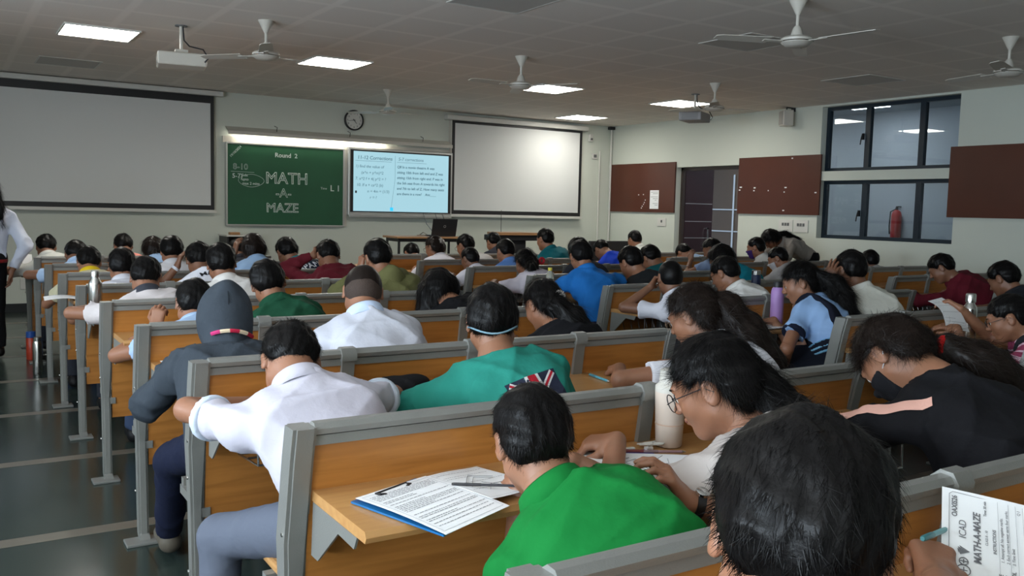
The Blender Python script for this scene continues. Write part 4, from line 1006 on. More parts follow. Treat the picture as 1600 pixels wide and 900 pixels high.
def gridp(u0, u1, v0, v1, sk=0, n=6):
    vs = [(u0+(u1-u0)*a/n+sk*(b/n-.5), v0+(v1-v0)*b/n) for b in range(n+1) for a in range(n+1)]
    fs = [(b*(n+1)+a, b*(n+1)+a+1, (b+1)*(n+1)+a+1, (b+1)*(n+1)+a) for b in range(n) for a in range(n)]; return vs, fs
def flag_print(cu, cv, rot):
    def f(i):
        N, Rd_, Wh = cloth((38, 42, 60)), cloth((170, 30, 45)), cloth((205, 205, 205))
        vs, fs = gridp(-.09, .09, -.07, .07, 0, 10); back_patch(i, 'printed_flag', vs, fs, N, cu, cv, rot, .002)
        vs, fs = gridp(-.026, .026, -.07, .07); back_patch(i, 'printed_flag', vs, fs, Wh, cu, cv, rot, .0032)
        vs, fs = gridp(-.015, .015, -.07, .07); back_patch(i, 'printed_flag', vs, fs, Rd_, cu, cv, rot, .0044)
        for sg in (-1, 1):
            a = math.radians(38)*sg
            vs, fs = gridp(-.10, .10, -.010, .010, 0, 14); vs = [(u*math.cos(a)-v*math.sin(a), u*math.sin(a)+v*math.cos(a)) for u, v in vs]; back_patch(i, 'printed_flag', vs, fs, Wh, cu, cv, rot, .0028)
            vs, fs = gridp(-.10, .10, -.004, .004, 0, 14); vs = [(u*math.cos(a)-v*math.sin(a), u*math.sin(a)+v*math.cos(a)) for u, v in vs]; back_patch(i, 'printed_flag', vs, fs, Rd_, cu, cv, rot, .0038)
    return f
def hood_up(rgb, lanyard=None):
    def f(i):
        s, R, H = i['s'], i['R'], i['H']; v = Vol(H-.21, H+.21, .007); T = lambda x, y, z: H+R @ (np.array((x, y, z))*s)
        v.ell(T(0, -.005, .025), np.array((.102, .118, .112))*s, R, .02); v.cone(T(0, -.05, .09), T(0, -.085, .100), .040*s, .022*s, .06); v.cone(T(0, -.04, -.04), i['nb'], .085*s, .085*s, .05)
        v.ell(T(0, .02, -.02), np.array((.088, .10, .12))*s, R, .03)
        v.ell(T(0, .125, -.01), np.array((.066, .09, .098))*s, R, .02, 'sub')
        v.f += folds(v.grid(), 3, 15)*.009; V, Q = v.mesh(); o = mesh_obj('hood', V-i['B'], Q, cloth(rgb), i['root'], True)
        MB().tube([TT(i, 0, -.005+.121*math.cos(a), .028+.117*math.sin(a)) for a in np.linspace(.5, 3.6, 16)], .0018, 5).build('seam', cloth(tuple(int(c*.7) for c in rgb)), o)
        if lanyard:
            c0 = i['nb']-i['B']; l, u, w = i['lat'], i['up'], i['fw']
            for k, rgb2 in enumerate(lanyard):
                a0, a1 = -2.35+k*.34, -2.35+(k+1)*.34
                MB().tube([c0+(l*math.cos(a)+w*math.sin(a))*.098*s+u*(.018+.006*math.sin(a)) for a in np.linspace(a0, a1, 4)], .0075, 6).build('lanyard', cloth(rgb2), o, True)
    return f
def hood_down(rgb):
    def f(i):
        s = i['s']; c = i['nb']; l, u, w = i['lat'], i['up'], i['fw']; v = Vol(c-.2, c+.2, .009)
        pts = [c+l*.105*math.cos(a)*s+w*(.055*math.sin(a)-.012)*s-u*(.012+.050*max(0, -math.sin(a)))*s for a in np.linspace(-3.6, .46, 9)]
        for a, b in zip(pts[:-1], pts[1:]): v.cone(a, b, .034*s, .034*s, .03)
        v.cone(c-w*.085*s-u*.03*s, c-w*.085*s-u*.11*s, .060*s, .038*s, .06); v.f += folds(v.grid(), 5, 18)*.012
        V, Q = v.mesh(); mesh_obj('hood', V-i['B'], Q, cloth(rgb), i['shirt'], True)
    return f
def vest(rgb, belt=None, strapw=.055):
    def f(i):
        s, hip, sc, lat, up, fw = i['s'], i['hip'], i['sc'], i['lat'], i['up'], i['fw']; che, mid = i['che'], i['mid']
        lo = np.min([hip, sc, che], 0)-.28; hi = np.max([hip, sc, che], 0)+.28; v = Vol(lo, hi, .009)
        for q in (-1, 1):
            a = .052*s; v.cone(hip+lat*q*a, mid+lat*q*a*1.1, .088*s, .086*s, .05, off=.020); v.cone(mid+lat*q*a*1.1, che+lat*q*a*1.45, .086*s, .084*s, .05, off=.020); v.cone(che+lat*q*a*1.4, sc+lat*q*.085*s, .082*s, .052*s, .05, off=.020)
        v.cone(sc-lat*.10*s, sc+lat*.10*s, .050*s, .050*s, .05, off=.020)
        g = v.grid(); d = lambda c_, n: (g[0]-c_[0])*n[0]+(g[1]-c_[1])*n[1]+(g[2]-c_[2])*n[2]
        h = d(sc, up); side = np.abs(d(sc, lat))-(.135*s-.035*np.clip((h+.20)/.25, 0, 1)); v.f = np.maximum(v.f, np.where(h > -.22, side, -1)).astype(np.float32)
        nk = .050*s-np.abs(d(sc, lat))-np.clip(-(h-.0)*1.2, 0, 1); v.f = np.maximum(v.f, np.where(h > -.02, nk, -1)).astype(np.float32)
        v.f = np.maximum(v.f, -d(hip-up*.03, up)).astype(np.float32); v.f += folds(g, 9)*.004
        V, Q = v.mesh(); o = mesh_obj('vest', V-i['B'], Q, cloth(rgb), i['shirt'], True)
        if belt:
            for k, rgb2 in enumerate(belt):
                c0 = hip+up*(.075+k*.0135)*s; v = Vol(c0-.24, c0+.24, .008)
                for q in (-1, 1): v.cone(hip+lat*q*.052*s, mid+lat*q*.057*s, .088*s, .086*s, .05, off=.026)
                g = v.grid(); dd = np.abs((g[0]-c0[0])*up[0]+(g[1]-c0[1])*up[1]+(g[2]-c0[2])*up[2])-.0068*s; v.f = np.maximum(v.f, dd).astype(np.float32); V, Q = v.mesh(); mesh_obj('belt_band', V-i['B'], Q, cloth(rgb2), o, True)
    return f
def skirt(rgb):
    def f(i):
        s, hip, up, lat = i['s'], i['hip'], i['up'], i['lat']; v = Vol(hip-np.array((.34, .2, .32)), hip+np.array((.34, .6, .2)), .012)
        v.cone(hip-lat*.05, hip+lat*.05, .115*s, .115*s, .05); 
        for q in (-1, 1): v.cone(hip+lat*q*.07, hip+lat*q*.15+np.array((0, .36, -.05)), .11*s, .11*s, .08)
        v.cone(hip+np.array((0, .1, 0)), hip+np.array((0, .36, -.04)), .10*s, .10*s, .08); g = v.grid(); v.f += (.010*np.sin((g[0]-hip[0])*70+(g[1]-hip[1])*12)).astype(np.float32); V, Q = v.mesh(); mesh_obj('skirt', V-i['B'], Q, cloth(rgb), i['root'], True)
    return f
def arm_stripe(side, rgb, w=.016):
    def f(i):
        a, e, t = i['arm'][side]; s = i['s']; u = unit(e-a); n = unit(np.array((-.35, -.35, .85))-u*(np.array((-.35, -.35, .85)) @ u)); b = np.cross(u, n)
        me = i['shirt'].data; bvh = BVHTree.FromPolygons([v.co.copy() for v in me.vertices], [tuple(p.vertices) for p in me.polygons]); V = []; F = []; N = 26
        for k in range(N+1):
            c = a-u*.07+(e-a+u*.07)*k/N
            for j, q in enumerate((-1, -.3, .3, 1)):
                o = Vector(c+b*q*w-i['B']+n*.16); h = bvh.ray_cast(o, Vector(-n)); V.append(tuple((h[0] if h[0] is not None else o-Vector(n)*.11)+Vector(n)*.003))
        for k in range(N):
            for j in range(3): F.append((k*4+j, k*4+j+1, k*4+5+j, k*4+4+j))
        mesh_obj('sleeve_stripe', V, F, cloth(rgb), i['shirt'], True)
    return f
def hair_tie(pt, r, rgb, name='hair_tie'):
    def f(i):
        v = Vol(np.array(pt)-r*2.5, np.array(pt)+r*2.5, .005)
        for k in range(10):
            a0, a1 = k*.628, (k+1)*.628; c = np.array(pt); v.cone(c+np.array((math.cos(a0)*r, .0, math.sin(a0)*r)), c+np.array((math.cos(a1)*r, .0, math.sin(a1)*r)), r*.45, r*.45, .004)
        V, Q = v.mesh(); mesh_obj(name, V-i['B'], Q, cloth(rgb), i['root'], True)
    return f
def claw_clip(x, y, z, rgb=(150, 145, 140)):
    def f(i):
        mb = MB(); m_ = mat('hair_clip', srgb(*rgb), .25, bump=.2)
        for k in range(5):
            a = -.9+k*.45; mb.tube([TT(i, x+.032*math.sin(a)*.3, y, z), TT(i, x+.030*math.sin(a), y-.018, z+.018*math.cos(a)), TT(i, x+.036*math.sin(a), y-.004, z+.034*math.cos(a))], .0045, 6)
            mb.tube([TT(i, x+.030*math.sin(a), y-.018, z-.014*math.cos(a)), TT(i, x+.036*math.sin(a), y-.002, z-.030*math.cos(a))], .0045, 6)
        mb.tube([TT(i, x-.03, y-.012, z), TT(i, x+.03, y-.012, z)], .006, 6); mb.build('hair_clip', m_, i['root'], True)
    return f
def belt_band(rgb):
    def f(i):
        s, hip, up, lat = i['s'], i['hip'], i['up'], i['lat']; v = Vol(hip-.24, hip+.24, .008); c0 = hip-up*.02
        for q in (-1, 1): v.cone(hip-up*.03+lat*q*.05*s, hip+up*.04+lat*q*.05*s, .105*s, .100*s, .05, off=.006)
        g = v.grid(); dd = np.abs((g[0]-c0[0])*up[0]+(g[1]-c0[1])*up[1]+(g[2]-c0[2])*up[2])-.016; v.f = np.maximum(v.f, dd).astype(np.float32); V, Q = v.mesh(); mesh_obj('belt', V-i['B'], Q, cloth(rgb, .4), i['root'], True)
    return f
def seat_person(label, k, H, hx=None, hz=.54, L=.45, **kw):
    s = kw.get('s', 1.0); H = np.array(H, float); R = rotm(kw.get('pitch', 45), kw.get('yaw', 0), kw.get('roll', 0)); hx = H[0] if hx is None else hx
    nb = H+R @ (np.array((0, -.036, -.085))*s)
    dz = nb[2]+.02-hz; dx = nb[0]-hx; L = L*s; dy = math.sqrt(max(L*L-dz*dz-dx*dx, .01)); hy = min(max(nb[1]-dy, (k-1)*P+.16), (k-1)*P+.30)
    yd = k*P
    for nm, sg in (('L', -1), ('R', 1)):
        h = kw.get(nm+'H')
        if h is None: kw[nm+'H'] = (hx+sg*.13, yd-.17, .752)
        if nm+'p' not in kw: kw[nm+'p'] = (sg*.8, -.35, -.8)
        if nm+'n' not in kw: kw[nm+'n'] = (-sg*.3, 0, -1)
        if nm+'d' not in kw: kw[nm+'d'] = (-sg*.5, .85, -.08)
    if 'legs' not in kw:
        kw['legs'] = [((hx+q*.10, hy+.36, .47), (hx+q*.11, hy+.40+.04*q, .085)) for q in (-1, 1)]
    return person(label, H, (hx, hy, hz), **kw)
W = (205, 205, 206); LB = (150, 180, 215); A = seat_person
# ================================================================== SLOT 0 (behind the nearest bench)
i0 = A('person with thick black hair, closest to the camera, writing with a teal pen', 0, (.125, -.33, 1.015), hx=.16, pitch=30, yaw=-45, roll=4, hair='short', thick=1.45, shirt=(22, 22, 26), collar=False, lod=0, s=1.12,
  RH=(.735, -.12, .775), Rp=(.7, -.6, -.6), Rd=(.7, .55, .25), Rcurl=(.9, 1.0, 1.1, 1.15), Rthumb=.8, LH=(-.02, -.16, .76), Lp=(-.7, -.2, -.6), seed=1, skin=0)
# ================================================================== SLOT 1
A('boy in a bright green polo shirt bent over papers on a blue clipboard', 1, (.405, .600, .872), hx=.52, pitch=22, yaw=-24, roll=-7, shirt=(10, 110, 46), hair='short', lod=0, skin=0, seed=2, wide=.165, tyaw=-16,
  LH=(.44, .70, .75), RH=(.62, .74, .76), Lp=(-.35, -.5, -.9), Rp=(.9, -.3, -.5), leg_rgb=(30, 34, 44))
A('girl with round glasses and long wavy dark hair, writing beside a cream bottle', 1, (.930, .600, .945), hx=1.04, pitch=26, yaw=28, roll=-4, s=1.07, shirt=(188, 180, 176), hair='tied', hair_m=HAIR, lod=0, skin=0, seed=3, face=True, wide=.145, collar=False,
  tail=[((1.00, .535, .95), .062), ((1.03, .47, .87), .070), ((1.06, .42, .79), .074), ((1.09, .40, .70), .062), ((1.12, .39, .60), .035)],
  extras=[glasses(rd=.024, drop=.004), watch('R', (15, 15, 18))], LH=(.80, .80, .775), Lp=(-.6, -.3, -.4), Ld=(-.6, .7, -.15), Lcurl=(.9, .95, 1.0, 1.1), Lthumb=.7, Ln=(.25, 0, -1),
  RH=(.72, .46, .73), Rp=(.3, -.9, -.5), Rd=(-.5, .15, .75), Rn=(-.8, .5, 0), Rcurl=(.5, .6, .7, .8), leg_rgb=(40, 44, 58))
A('girl in a black jacket with a pink sleeve stripe and black mask, head bowed', 1, (1.565, .550, .975), hx=1.60, hz=.60, L=.50, pitch=60, yaw=8, roll=10, shirt=(16, 16, 20), sleeve='long', collar=False, hair='curly', hair_m=HAIRB, lod=0, skin=0, seed=4, face=True, wide=.165, bulk=1.15,
  tail=[((1.72, .49, 1.0), .045), ((1.80, .44, .95), .070), ((1.90, .40, .87), .078), ((1.97, .38, .77), .070), ((2.0, .37, .67), .045)],
  extras=[mask((24, 24, 28)), hair_tie((1.70, .485, 1.01), .022, (170, 25, 25)), arm_stripe('L', (215, 165, 150), .017)], LH=(1.42, .80, .765), Lp=(-1, -.3, -.15), RH=(1.80, .74, .755), leg_rgb=(24, 24, 30))
# ================================================================== SLOT 2
A('boy in a white shirt and grey trousers, elbow stuck out past the bench end', 2, (.187, 1.53, .905), hx=.22, hz=.55, pitch=58, yaw=-6, roll=5, shirt=(190, 187, 199), hair='short', lod=0, skin=0, seed=5, wide=.18, cuff=(196, 206, 220), leg_rgb=(92, 98, 112),
  LH=(.14, 1.66, .765), Lp=(-1, -.75, .05), RH=(.33, 1.68, .765), Rp=(1, -.4, .0), extras=[belt_band((30, 30, 36))], legs=[((-.02, 1.50, .44), (-.03, 1.46, .09)), ((.34, 1.55, .47), (.34, 1.58, .09))])
A('boy in a teal T-shirt with a flag print on its back', 2, (.842, 1.50, 1.000), hx=.86, pitch=16, yaw=-28, roll=-2, shirt=(38, 128, 114), hair='short', thick=1.35, lod=0, skin=0, seed=6, wide=.175, collar=False, tyaw=-12,
  LH=(.72, 1.66, .755), Lp=(-1, -.3, -.25), RH=(1.02, 1.68, .755), extras=[nape_strap(), flag_print(.03, -.055, .1)], leg_rgb=(36, 38, 48))
A('girl in a white shirt and thin glasses with a wide mass of curly dark hair', 2, (1.745, 1.52, .975), hx=1.80, pitch=26, yaw=20, roll=0, shirt=(224, 224, 232), hair='curly', hair_m=HAIRB, lod=0, skin=0, seed=7, face=True, wide=.15, thick=1.35,
  tail=[((1.82, 1.45, .99), .085), ((1.88, 1.40, .90), .095), ((1.93, 1.36, .80), .095), ((1.96, 1.34, .71), .075), ((1.98, 1.33, .64), .035)],
  extras=[glasses((.25, .16, .10), rd=.020, th=.0009)], LH=(1.54, 1.70, .76), Lp=(-1, -.2, -.1), RH=(1.84, 1.70, .76), leg_rgb=(44, 46, 56))
istr = A('boy in glasses with a striped pink shirt and dark vest holding up a sheet', 2, (3.801, 1.45, .884), hx=3.98, pitch=22, yaw=28, roll=0, shirt_m=jersey((150, 62, 92), (225, 190, 205), 8.5, 0), shirt=(150, 62, 92), hair='short', lod=1, skin=0, seed=8, face=True, wide=.165,
  extras=[glasses(rd=.018), vest((38, 40, 44))], LH=(3.72, 1.66, .81), Lp=(-.5, -.2, -.8), RH=(3.84, 1.72, .90), Rp=(.6, -.1, -.7), Rd=(-.35, .8, .5), Rcurl=(.6, .7, .9, 1.0), Ld=(-.5, .8, .1), leg_rgb=(40, 40, 46))
# ================================================================== SLOT 3
A('person in a dark grey hooded jacket with the hood up and a pink lanyard', 3, (.240, 2.44, .916), hx=.18, pitch=30, yaw=-8, roll=2, shirt=(54, 61, 69), sleeve='long', collar=False, hair='crop', lod=0, skin=1, seed=9, wide=.175, bulk=1.12,
  extras=[hood_up((54, 61, 69), [(200, 60, 120), (220, 200, 170), (190, 40, 70), (225, 205, 175), (160, 30, 50)])], LH=(.10, 2.60, .76), Lp=(-.7, -.6, -.9), RH=(.36, 2.58, .76), leg_rgb=(20, 26, 48), shoes=(90, 84, 74),
  legs=[((.03, 2.36, .43), (.06, 2.58, .085)), ((.30, 2.5, .47), (.32, 2.55, .085))])
A('boy in a white shirt with a clipped brown-black hair cut, seen from the back', 3, (.794, 2.44, 1.005), hx=.80, pitch=40, yaw=-20, roll=3, shirt=(196, 198, 209), collar_rgb=(190, 205, 230), hair='crop', hair_m=HAIRB, fade=True, lod=0, skin=0, seed=10, wide=.185, hunch=.06, thick=1.0, leg_rgb=(80, 84, 96), cuff=(200, 208, 220))
A('girl in black with a patterned claw clip in her dark hair', 3, (1.690, 2.45, .925), hx=1.74, pitch=32, yaw=4, roll=-2, shirt=(18, 18, 22), sleeve='long', collar=False, hair='tied', lod=1, skin=0, seed=11, extras=[claw_clip(.015, -.105, -.01)],
  tail=[((1.70, 2.34, .92), .055), ((1.74, 2.30, .87), .065), ((1.80, 2.28, .81), .055), ((1.86, 2.27, .76), .03)], leg_rgb=(24, 24, 30))
A('girl in a light blue shirt and navy pinafore, wavy ponytail, writing', 3, (3.40, 2.40, .993), hx=3.40, pitch=20, yaw=38, roll=0, L=.42, shirt=(140, 172, 214), hair='tied', lod=0, skin=0, seed=12, face=True, wide=.145, cuff=(24, 30, 50),
  tail=[((3.44, 2.31, 1.03), .040), ((3.50, 2.24, .99), .048), ((3.52, 2.20, .92), .055), ((3.53, 2.18, .84), .052), ((3.54, 2.17, .76), .030)],
  extras=[vest((16, 20, 34), belt=[(110, 160, 190), (16, 20, 34), (120, 170, 200), (16, 20, 34), (100, 150, 185)]), skirt((14, 18, 30))], LH=(3.22, 2.34, .50), Lp=(-.8, -.5, 0), Ld=(-.2, .9, -.4), RH=(3.36, 2.54, .765), Rp=(.5, -.5, -.6), Rd=(-.8, .55, -.05), Rcurl=(.7, .8, .9, 1), leg_rgb=(14, 18, 30), tyaw=14)
A('boy in a white shirt pressing his spread fingers to the side of his head', 3, (3.826, 2.40, 1.056), hx=3.92, pitch=14, yaw=-12, roll=-3, shirt=(222, 222, 212), collar_rgb=(225, 225, 218), hair='short', lod=1, skin=1, seed=13, wide=.17,
  LH=(3.70, 2.44, .985), Lp=(-.7, .6, -.6), Ld=(.15, -.1, .9), Ln=(.9, .2, 0), Lcurl=(.25, .3, .35, .5), RH=(4.05, 2.58, .76), leg_rgb=(60, 64, 74), extras=[])
A('person with dark tousled hair at the right edge, behind the striped shirt boy', 3, (5.50, 2.42, .965), pitch=30, yaw=0, shirt=(34, 36, 42), hair='short', thick=1.6, lod=1, skin=1, seed=14)
# ================================================================== SLOT 4
A('boy with a light blue collar and glasses, left of the hooded person', 4, (.338, 3.36, .885), pitch=22, yaw=-10, roll=3, shirt=(158, 182, 212), hair='short', lod=1, skin=0, seed=15, extras=[glasses()], LH=(.19, 3.46, .775), Lp=(-.9, -.3, -.6), Ld=(.2, .2, .95), Ln=(.5, .8, 0), Lcurl=(.8, .8, .9, 1))
A('boy in a dark green collared shirt looking down', 4, (.689, 3.36, .973), hx=.80, pitch=24, yaw=-18, roll=-12, shirt=(22, 70, 48), hair='short', lod=1, skin=0, seed=16, wide=.18, sleeve='long')
A('person with long black hair and black top, head bowed low behind the green shirt', 4, (1.630, 3.36, .910), hx=1.78, pitch=48, yaw=-8, roll=-6, shirt=(14, 14, 17), sleeve='long', collar=False, hair='long', thick=1.4, lod=1, skin=0, seed=17, tail=[((1.60, 3.36, .90), .09), ((1.59, 3.36, .82), .085), ((1.60, 3.37, .76), .06)])
A('boy in a white shirt with short hair resting his chin on his hand', 4, (3.322, 3.38, .948), hx=3.38, pitch=6, yaw=-24, shirt=(222, 222, 232), hair='crop', lod=1, skin=1, seed=18, LH=(3.215, 3.44, .885), Lp=(-.9, -.1, -.9), Ld=(.5, .1, .5), Ln=(.5, -.5, 0), Lcurl=(.9, 1, 1.1, 1.2), wide=.15)
# ================================================================== SLOT 5
A('boy in a white shirt with a dark collar line, arm hanging over the bench end', 5, (.295, 4.29, .935), hx=.34, pitch=34, yaw=-14, roll=0, shirt=(212, 204, 204), collar_rgb=(60, 62, 70), hair='short', lod=1, skin=0, seed=19, wide=.185, LH=(.10, 4.46, .765), Lp=(-1, -.2, -.05), leg_rgb=(52, 66, 92))
A('boy in a white shirt with thick black hair, fifth row', 5, (.701, 4.28, 1.010), hx=.78, pitch=20, yaw=-12, roll=-5, shirt=(214, 210, 206), hair='short', thick=1.3, lod=1, skin=0, seed=20, wide=.17)
A('boy in an olive hooded top holding his fist to his cheek', 5, (1.659, 4.25, 1.040), hx=1.76, pitch=18, yaw=-6, roll=-6, shirt=(104, 104, 66), sleeve='long', collar=False, hair='short', thick=1.2, lod=1, skin=0, seed=21, wide=.18, extras=[hood_down((104, 104, 66))], LH=(1.58, 4.33, .965), Lp=(-.8, .2, -.9), Ld=(.1, .0, 1), Ln=(.9, .1, 0), Lcurl=(1.1, 1.2, 1.2, 1.2), bulk=1.1)
A('boy in a bright blue polo shirt leaning on the desk, arm stretched to the right', 5, (3.266, 4.27, 1.036), hx=3.26, pitch=22, yaw=-20, roll=-6, L=.50, hz=.55, shirt=(34, 112, 190), hair='short', lod=1, skin=0, seed=22, wide=.185, RH=(3.66, 4.44, .84), Rp=(1, -.3, -.1), LH=(3.02, 4.40, .76), Lp=(-1, -.2, -.4), leg_rgb=(24, 30, 60))
A('boy in a white shirt and glasses in front of the teal top', 4, (3.804, 3.37, .965), hx=3.92, pitch=28, yaw=14, shirt=(224, 222, 218), hair='short', lod=1, skin=0, seed=23, face=True, extras=[glasses()], wide=.165)
A('boy in a maroon long-sleeved top bent over a desk by the corridor wall', 4, (6.29, 3.37, .965), hx=6.55, pitch=34, yaw=26, shirt=(94, 22, 36), sleeve='long', collar=False, hair='short', thick=1.2, lod=1, skin=1, seed=24, wide=.18, LH=(6.16, 3.52, .76), Lp=(-.9, -.3, -.3), bulk=1.1)
# ================================================================== SLOT 6
A('boy with bushy black hair and a white shirt behind the steel bottle', 6, (.314, 5.2, .940), pitch=18, yaw=-4, shirt=(205, 204, 212), hair='short', lod=1, skin=0, seed=25, thick=1.2)
A('boy with spiky hair in a white T-shirt lettered in black, wearing a watch', 6, (.790, 5.2, .975), hx=.88, pitch=32, yaw=-8, roll=-4, shirt=(220, 220, 228), collar=False, hair='short', thick=1.3, lod=1, skin=1, seed=26, LH=(.67, 5.28, .93), Lp=(-.8, .2, -.9), Ld=(.3, .1, .9), Ln=(.9, 0, 0), Lcurl=(.6, .6, .6, .6), extras=[watch('L', (200, 205, 215), .02), back_text('MACRO', .055, cloth((30, 30, 34)), .04, .055, -.12)])
A('boy in a dark red long-sleeved top holding a grey pen over his head', 6, (1.694, 5.2, .995), hx=1.74, pitch=40, yaw=-10, shirt=(92, 24, 34), sleeve='long', collar=False, hair='short', lod=1, skin=1, seed=27, LH=(1.60, 5.24, 1.00), Lp=(-.9, .1, -.5), Ld=(.7, .1, .3), Ln=(.1, .9, -.3), wide=.175, bulk=1.08)
A('girl with a black ponytail and red hair tie in a white shirt', 6, (3.396, 5.2, .925), hx=3.42, pitch=30, yaw=-6, shirt=(214, 208, 220), hair='tied', lod=1, skin=0, seed=28, tail=[((3.38, 5.10, .95), .035), ((3.36, 5.04, .90), .038), ((3.35, 5.02, .82), .034), ((3.36, 5.02, .75), .018)], extras=[hair_tie((3.49, 5.10, .95), .022, (170, 40, 50))], LH=(3.15, 5.28, .77), Lp=(-1, -.2, -.2), sleeve='puff')
A('boy in a white shirt and glasses in front of the middle-block bench end', 7, (3.391, 6.12, .905), hx=3.42, pitch=20, yaw=12, shirt=(214, 212, 222), hair='short', lod=2, skin=1, seed=29, extras=[glasses()], s=.9)
A('person with thick black hair half hidden behind the blue polo boy', 6, (3.93, 5.2, 1.02), pitch=30, shirt=(40, 42, 50), hair='long', lod=2, skin=0, seed=30)
A('boy in a black T-shirt leaning right of the blue polo boy', 5, (3.749, 4.29, .985), hx=3.88, pitch=30, yaw=0, roll=-8, shirt=(34, 36, 38), collar=False, hair='short', thick=1.4, lod=1, skin=0, seed=31, wide=.18)
A('girl in a teal top with a dark print, long hair falling forward', 5, (4.70, 4.29, 1.0), hx=4.82, pitch=40, yaw=10, shirt=(16, 122, 140), collar=False, hair='long', thick=1.3, lod=1, skin=0, seed=32, extras=[], wide=.17)
A('boy with short black hair and pale grey shirt beyond the hand-on-head boy', 6, (7.884, 5.2, .905), pitch=8, yaw=-10, shirt=(160, 160, 160), hair='short', lod=2, skin=1, seed=33)
# ================================================================== SLOT 7
A('boy with a yellow collar showing above a pale yellow top', 7, (.235, 6.1, .905), pitch=34, yaw=-4, shirt=(196, 190, 160), collar_rgb=(225, 190, 30), hair='short', lod=2, skin=0, seed=34)
A('boy in a white shirt with a fringe standing up, near the front left', 7, (.804, 6.1, .985), pitch=22, yaw=-10, shirt=(208, 206, 210), hair='short', thick=1.3, lod=2, skin=0, seed=35)
A('girl in a light blue shirt, hand raised to her forehead, dark hair down', 7, (1.415, 6.1, 1.005), pitch=28, yaw=0, shirt=LB, hair='long', hair_m=HAIRB, lod=2, skin=1, seed=36, LH=(1.30, 6.2, .97), Lp=(-.8, .2, -.8), Ld=(.2, 0, 1), Ln=(.8, .2, 0))
A('boy in a navy jersey lettered JAPAN with a turquoise collar', 7, (1.690, 6.1, .975), hx=1.86, pitch=34, yaw=0, roll=-10, shirt=(26, 34, 52), collar_rgb=(30, 140, 150), hair='short', thick=1.3, lod=1, skin=0, seed=37, wide=.18, extras=[back_text('JAPAN', .075, cloth((205, 205, 215)), .03, .01, -.06), lambda i: back_patch(i, 'printed_box', *gridp(-.10, .10, -.03, .012), cloth((120, 50, 60)), .03, -.035, -.06)])
A('boy in a white shirt and glasses, straight below the open laptop', 8, (3.86, 7.04, .980), hx=4.0, pitch=22, yaw=16, shirt=(212, 208, 206), collar_rgb=(60, 62, 68), hair='short', thick=1.25, lod=2, skin=0, seed=38, extras=[glasses()], wide=.17)
A('boy with round black hair low over the desk left of the girl in a bun', 9, (3.707, 7.96, .85), pitch=42, yaw=0, shirt=(206, 206, 214), hair='short', lod=2, skin=0, seed=39)
A('boy in a mid-blue shirt behind the girl with the ponytail', 7, (3.760, 6.1, .970), pitch=24, yaw=-4, shirt=(84, 124, 186), hair='short', lod=2, skin=0, seed=40)
A('person in a dark teal top behind the black T-shirt boy', 6, (4.742, 5.2, .955), pitch=40, roll=-10, shirt=(18, 92, 98), collar=False, hair='short', thick=1.3, lod=2, skin=0, seed=41)
A('person in a light blue top with head down, left of the doorway', 8, (6.88, 7.04, .885), hx=6.98, pitch=55, shirt=(150, 176, 208), collar=False, hair='short', thick=1.2, lod=2, skin=0, seed=42)
A('girl with dark hair tied back holding a paper near the brown doorway', 7, (6.40, 6.1, .985), pitch=30, yaw=24, shirt=(130, 150, 184), hair='tied', lod=2, skin=1, seed=43, LH=(6.22, 6.22, .86), Lp=(-.8, -.2, -.6), Ld=(.1, .1, .9))
A('boy in a pale grey shirt wearing a white mask, under the bending woman', 6, (6.42, 5.2, .935), pitch=24, yaw=28, shirt=(176, 174, 176), hair='short', lod=2, skin=0, seed=44, extras=[mask((200, 200, 205))])
# ================================================================== SLOT 8 and 9
A('boy in a light blue shirt, elbow sticking out over the bench end near the front', 8, (.256, 7.03, .910), hx=.30, pitch=44, yaw=-6, shirt=(168, 192, 222), hair='short', thick=1.2, lod=2, skin=1, seed=45, LH=(.08, 7.2, .77), Lp=(-1, -.15, -.05), leg_rgb=(70, 90, 130))
A('girl with long dark brown hair in a light blue shirt near the front left', 8, (.845, 7.03, .945), pitch=36, yaw=4, shirt=LB, hair='long', hair_m=HAIRB, lod=2, skin=0, seed=46, tail=[((.85, 6.95, .92), .06), ((.86, 6.93, .84), .055), ((.86, 6.93, .77), .04)])
A('person with dark hair beside the side shelf at the front', 8, (1.549, 7.03, .925), pitch=44, shirt=(40, 42, 50), hair='short', lod=2, skin=0, seed=47)
A('girl in a white shirt with glasses and a bun, below the small table', 8, (3.50, 7.03, .965), pitch=18, yaw=20, shirt=(216, 214, 222), hair='tied', hair_m=HAIRB, lod=2, skin=0, seed=48, extras=[glasses(), claw_clip(0, -.11, .03)])
A('boy with dark hair partly behind the mid-blue shirt, before the lectern', 9, (4.75, 7.95, .975), pitch=30, shirt=(44, 46, 56), hair='short', lod=2, skin=0, seed=49)
A('boy in a teal polo shirt sitting tall in front of the lectern', 8, (4.841, 7.03, 1.050), hx=4.98, pitch=14, yaw=10, shirt=(20, 102, 112), hair='short', thick=1.2, lod=2, skin=0, seed=50, wide=.175)
A('person in bright blue curled over a desk below the black monitor', 8, (5.62, 7.03, .93), hx=5.74, pitch=60, shirt=(24, 64, 190), sleeve='long', collar=False, hair='short', lod=2, skin=0, seed=51)
A('boy in a white shirt with a purple mask beside the bending woman', 7, (7.105, 6.12, 1.0), hx=7.24, pitch=12, yaw=26, shirt=(206, 206, 204), hair='short', thick=1.2, lod=2, skin=0, seed=52, extras=[mask((60, 40, 110))])
A('boy in a white shirt in the frontmost left seat, arm over the side', 9, (.124, 7.95, .925), hx=.22, pitch=36, yaw=-4, shirt=(206, 206, 200), hair='short', thick=1.15, lod=2, skin=0, seed=53, LH=(-.06, 8.0, .70), Lp=(-1, -.3, .1))
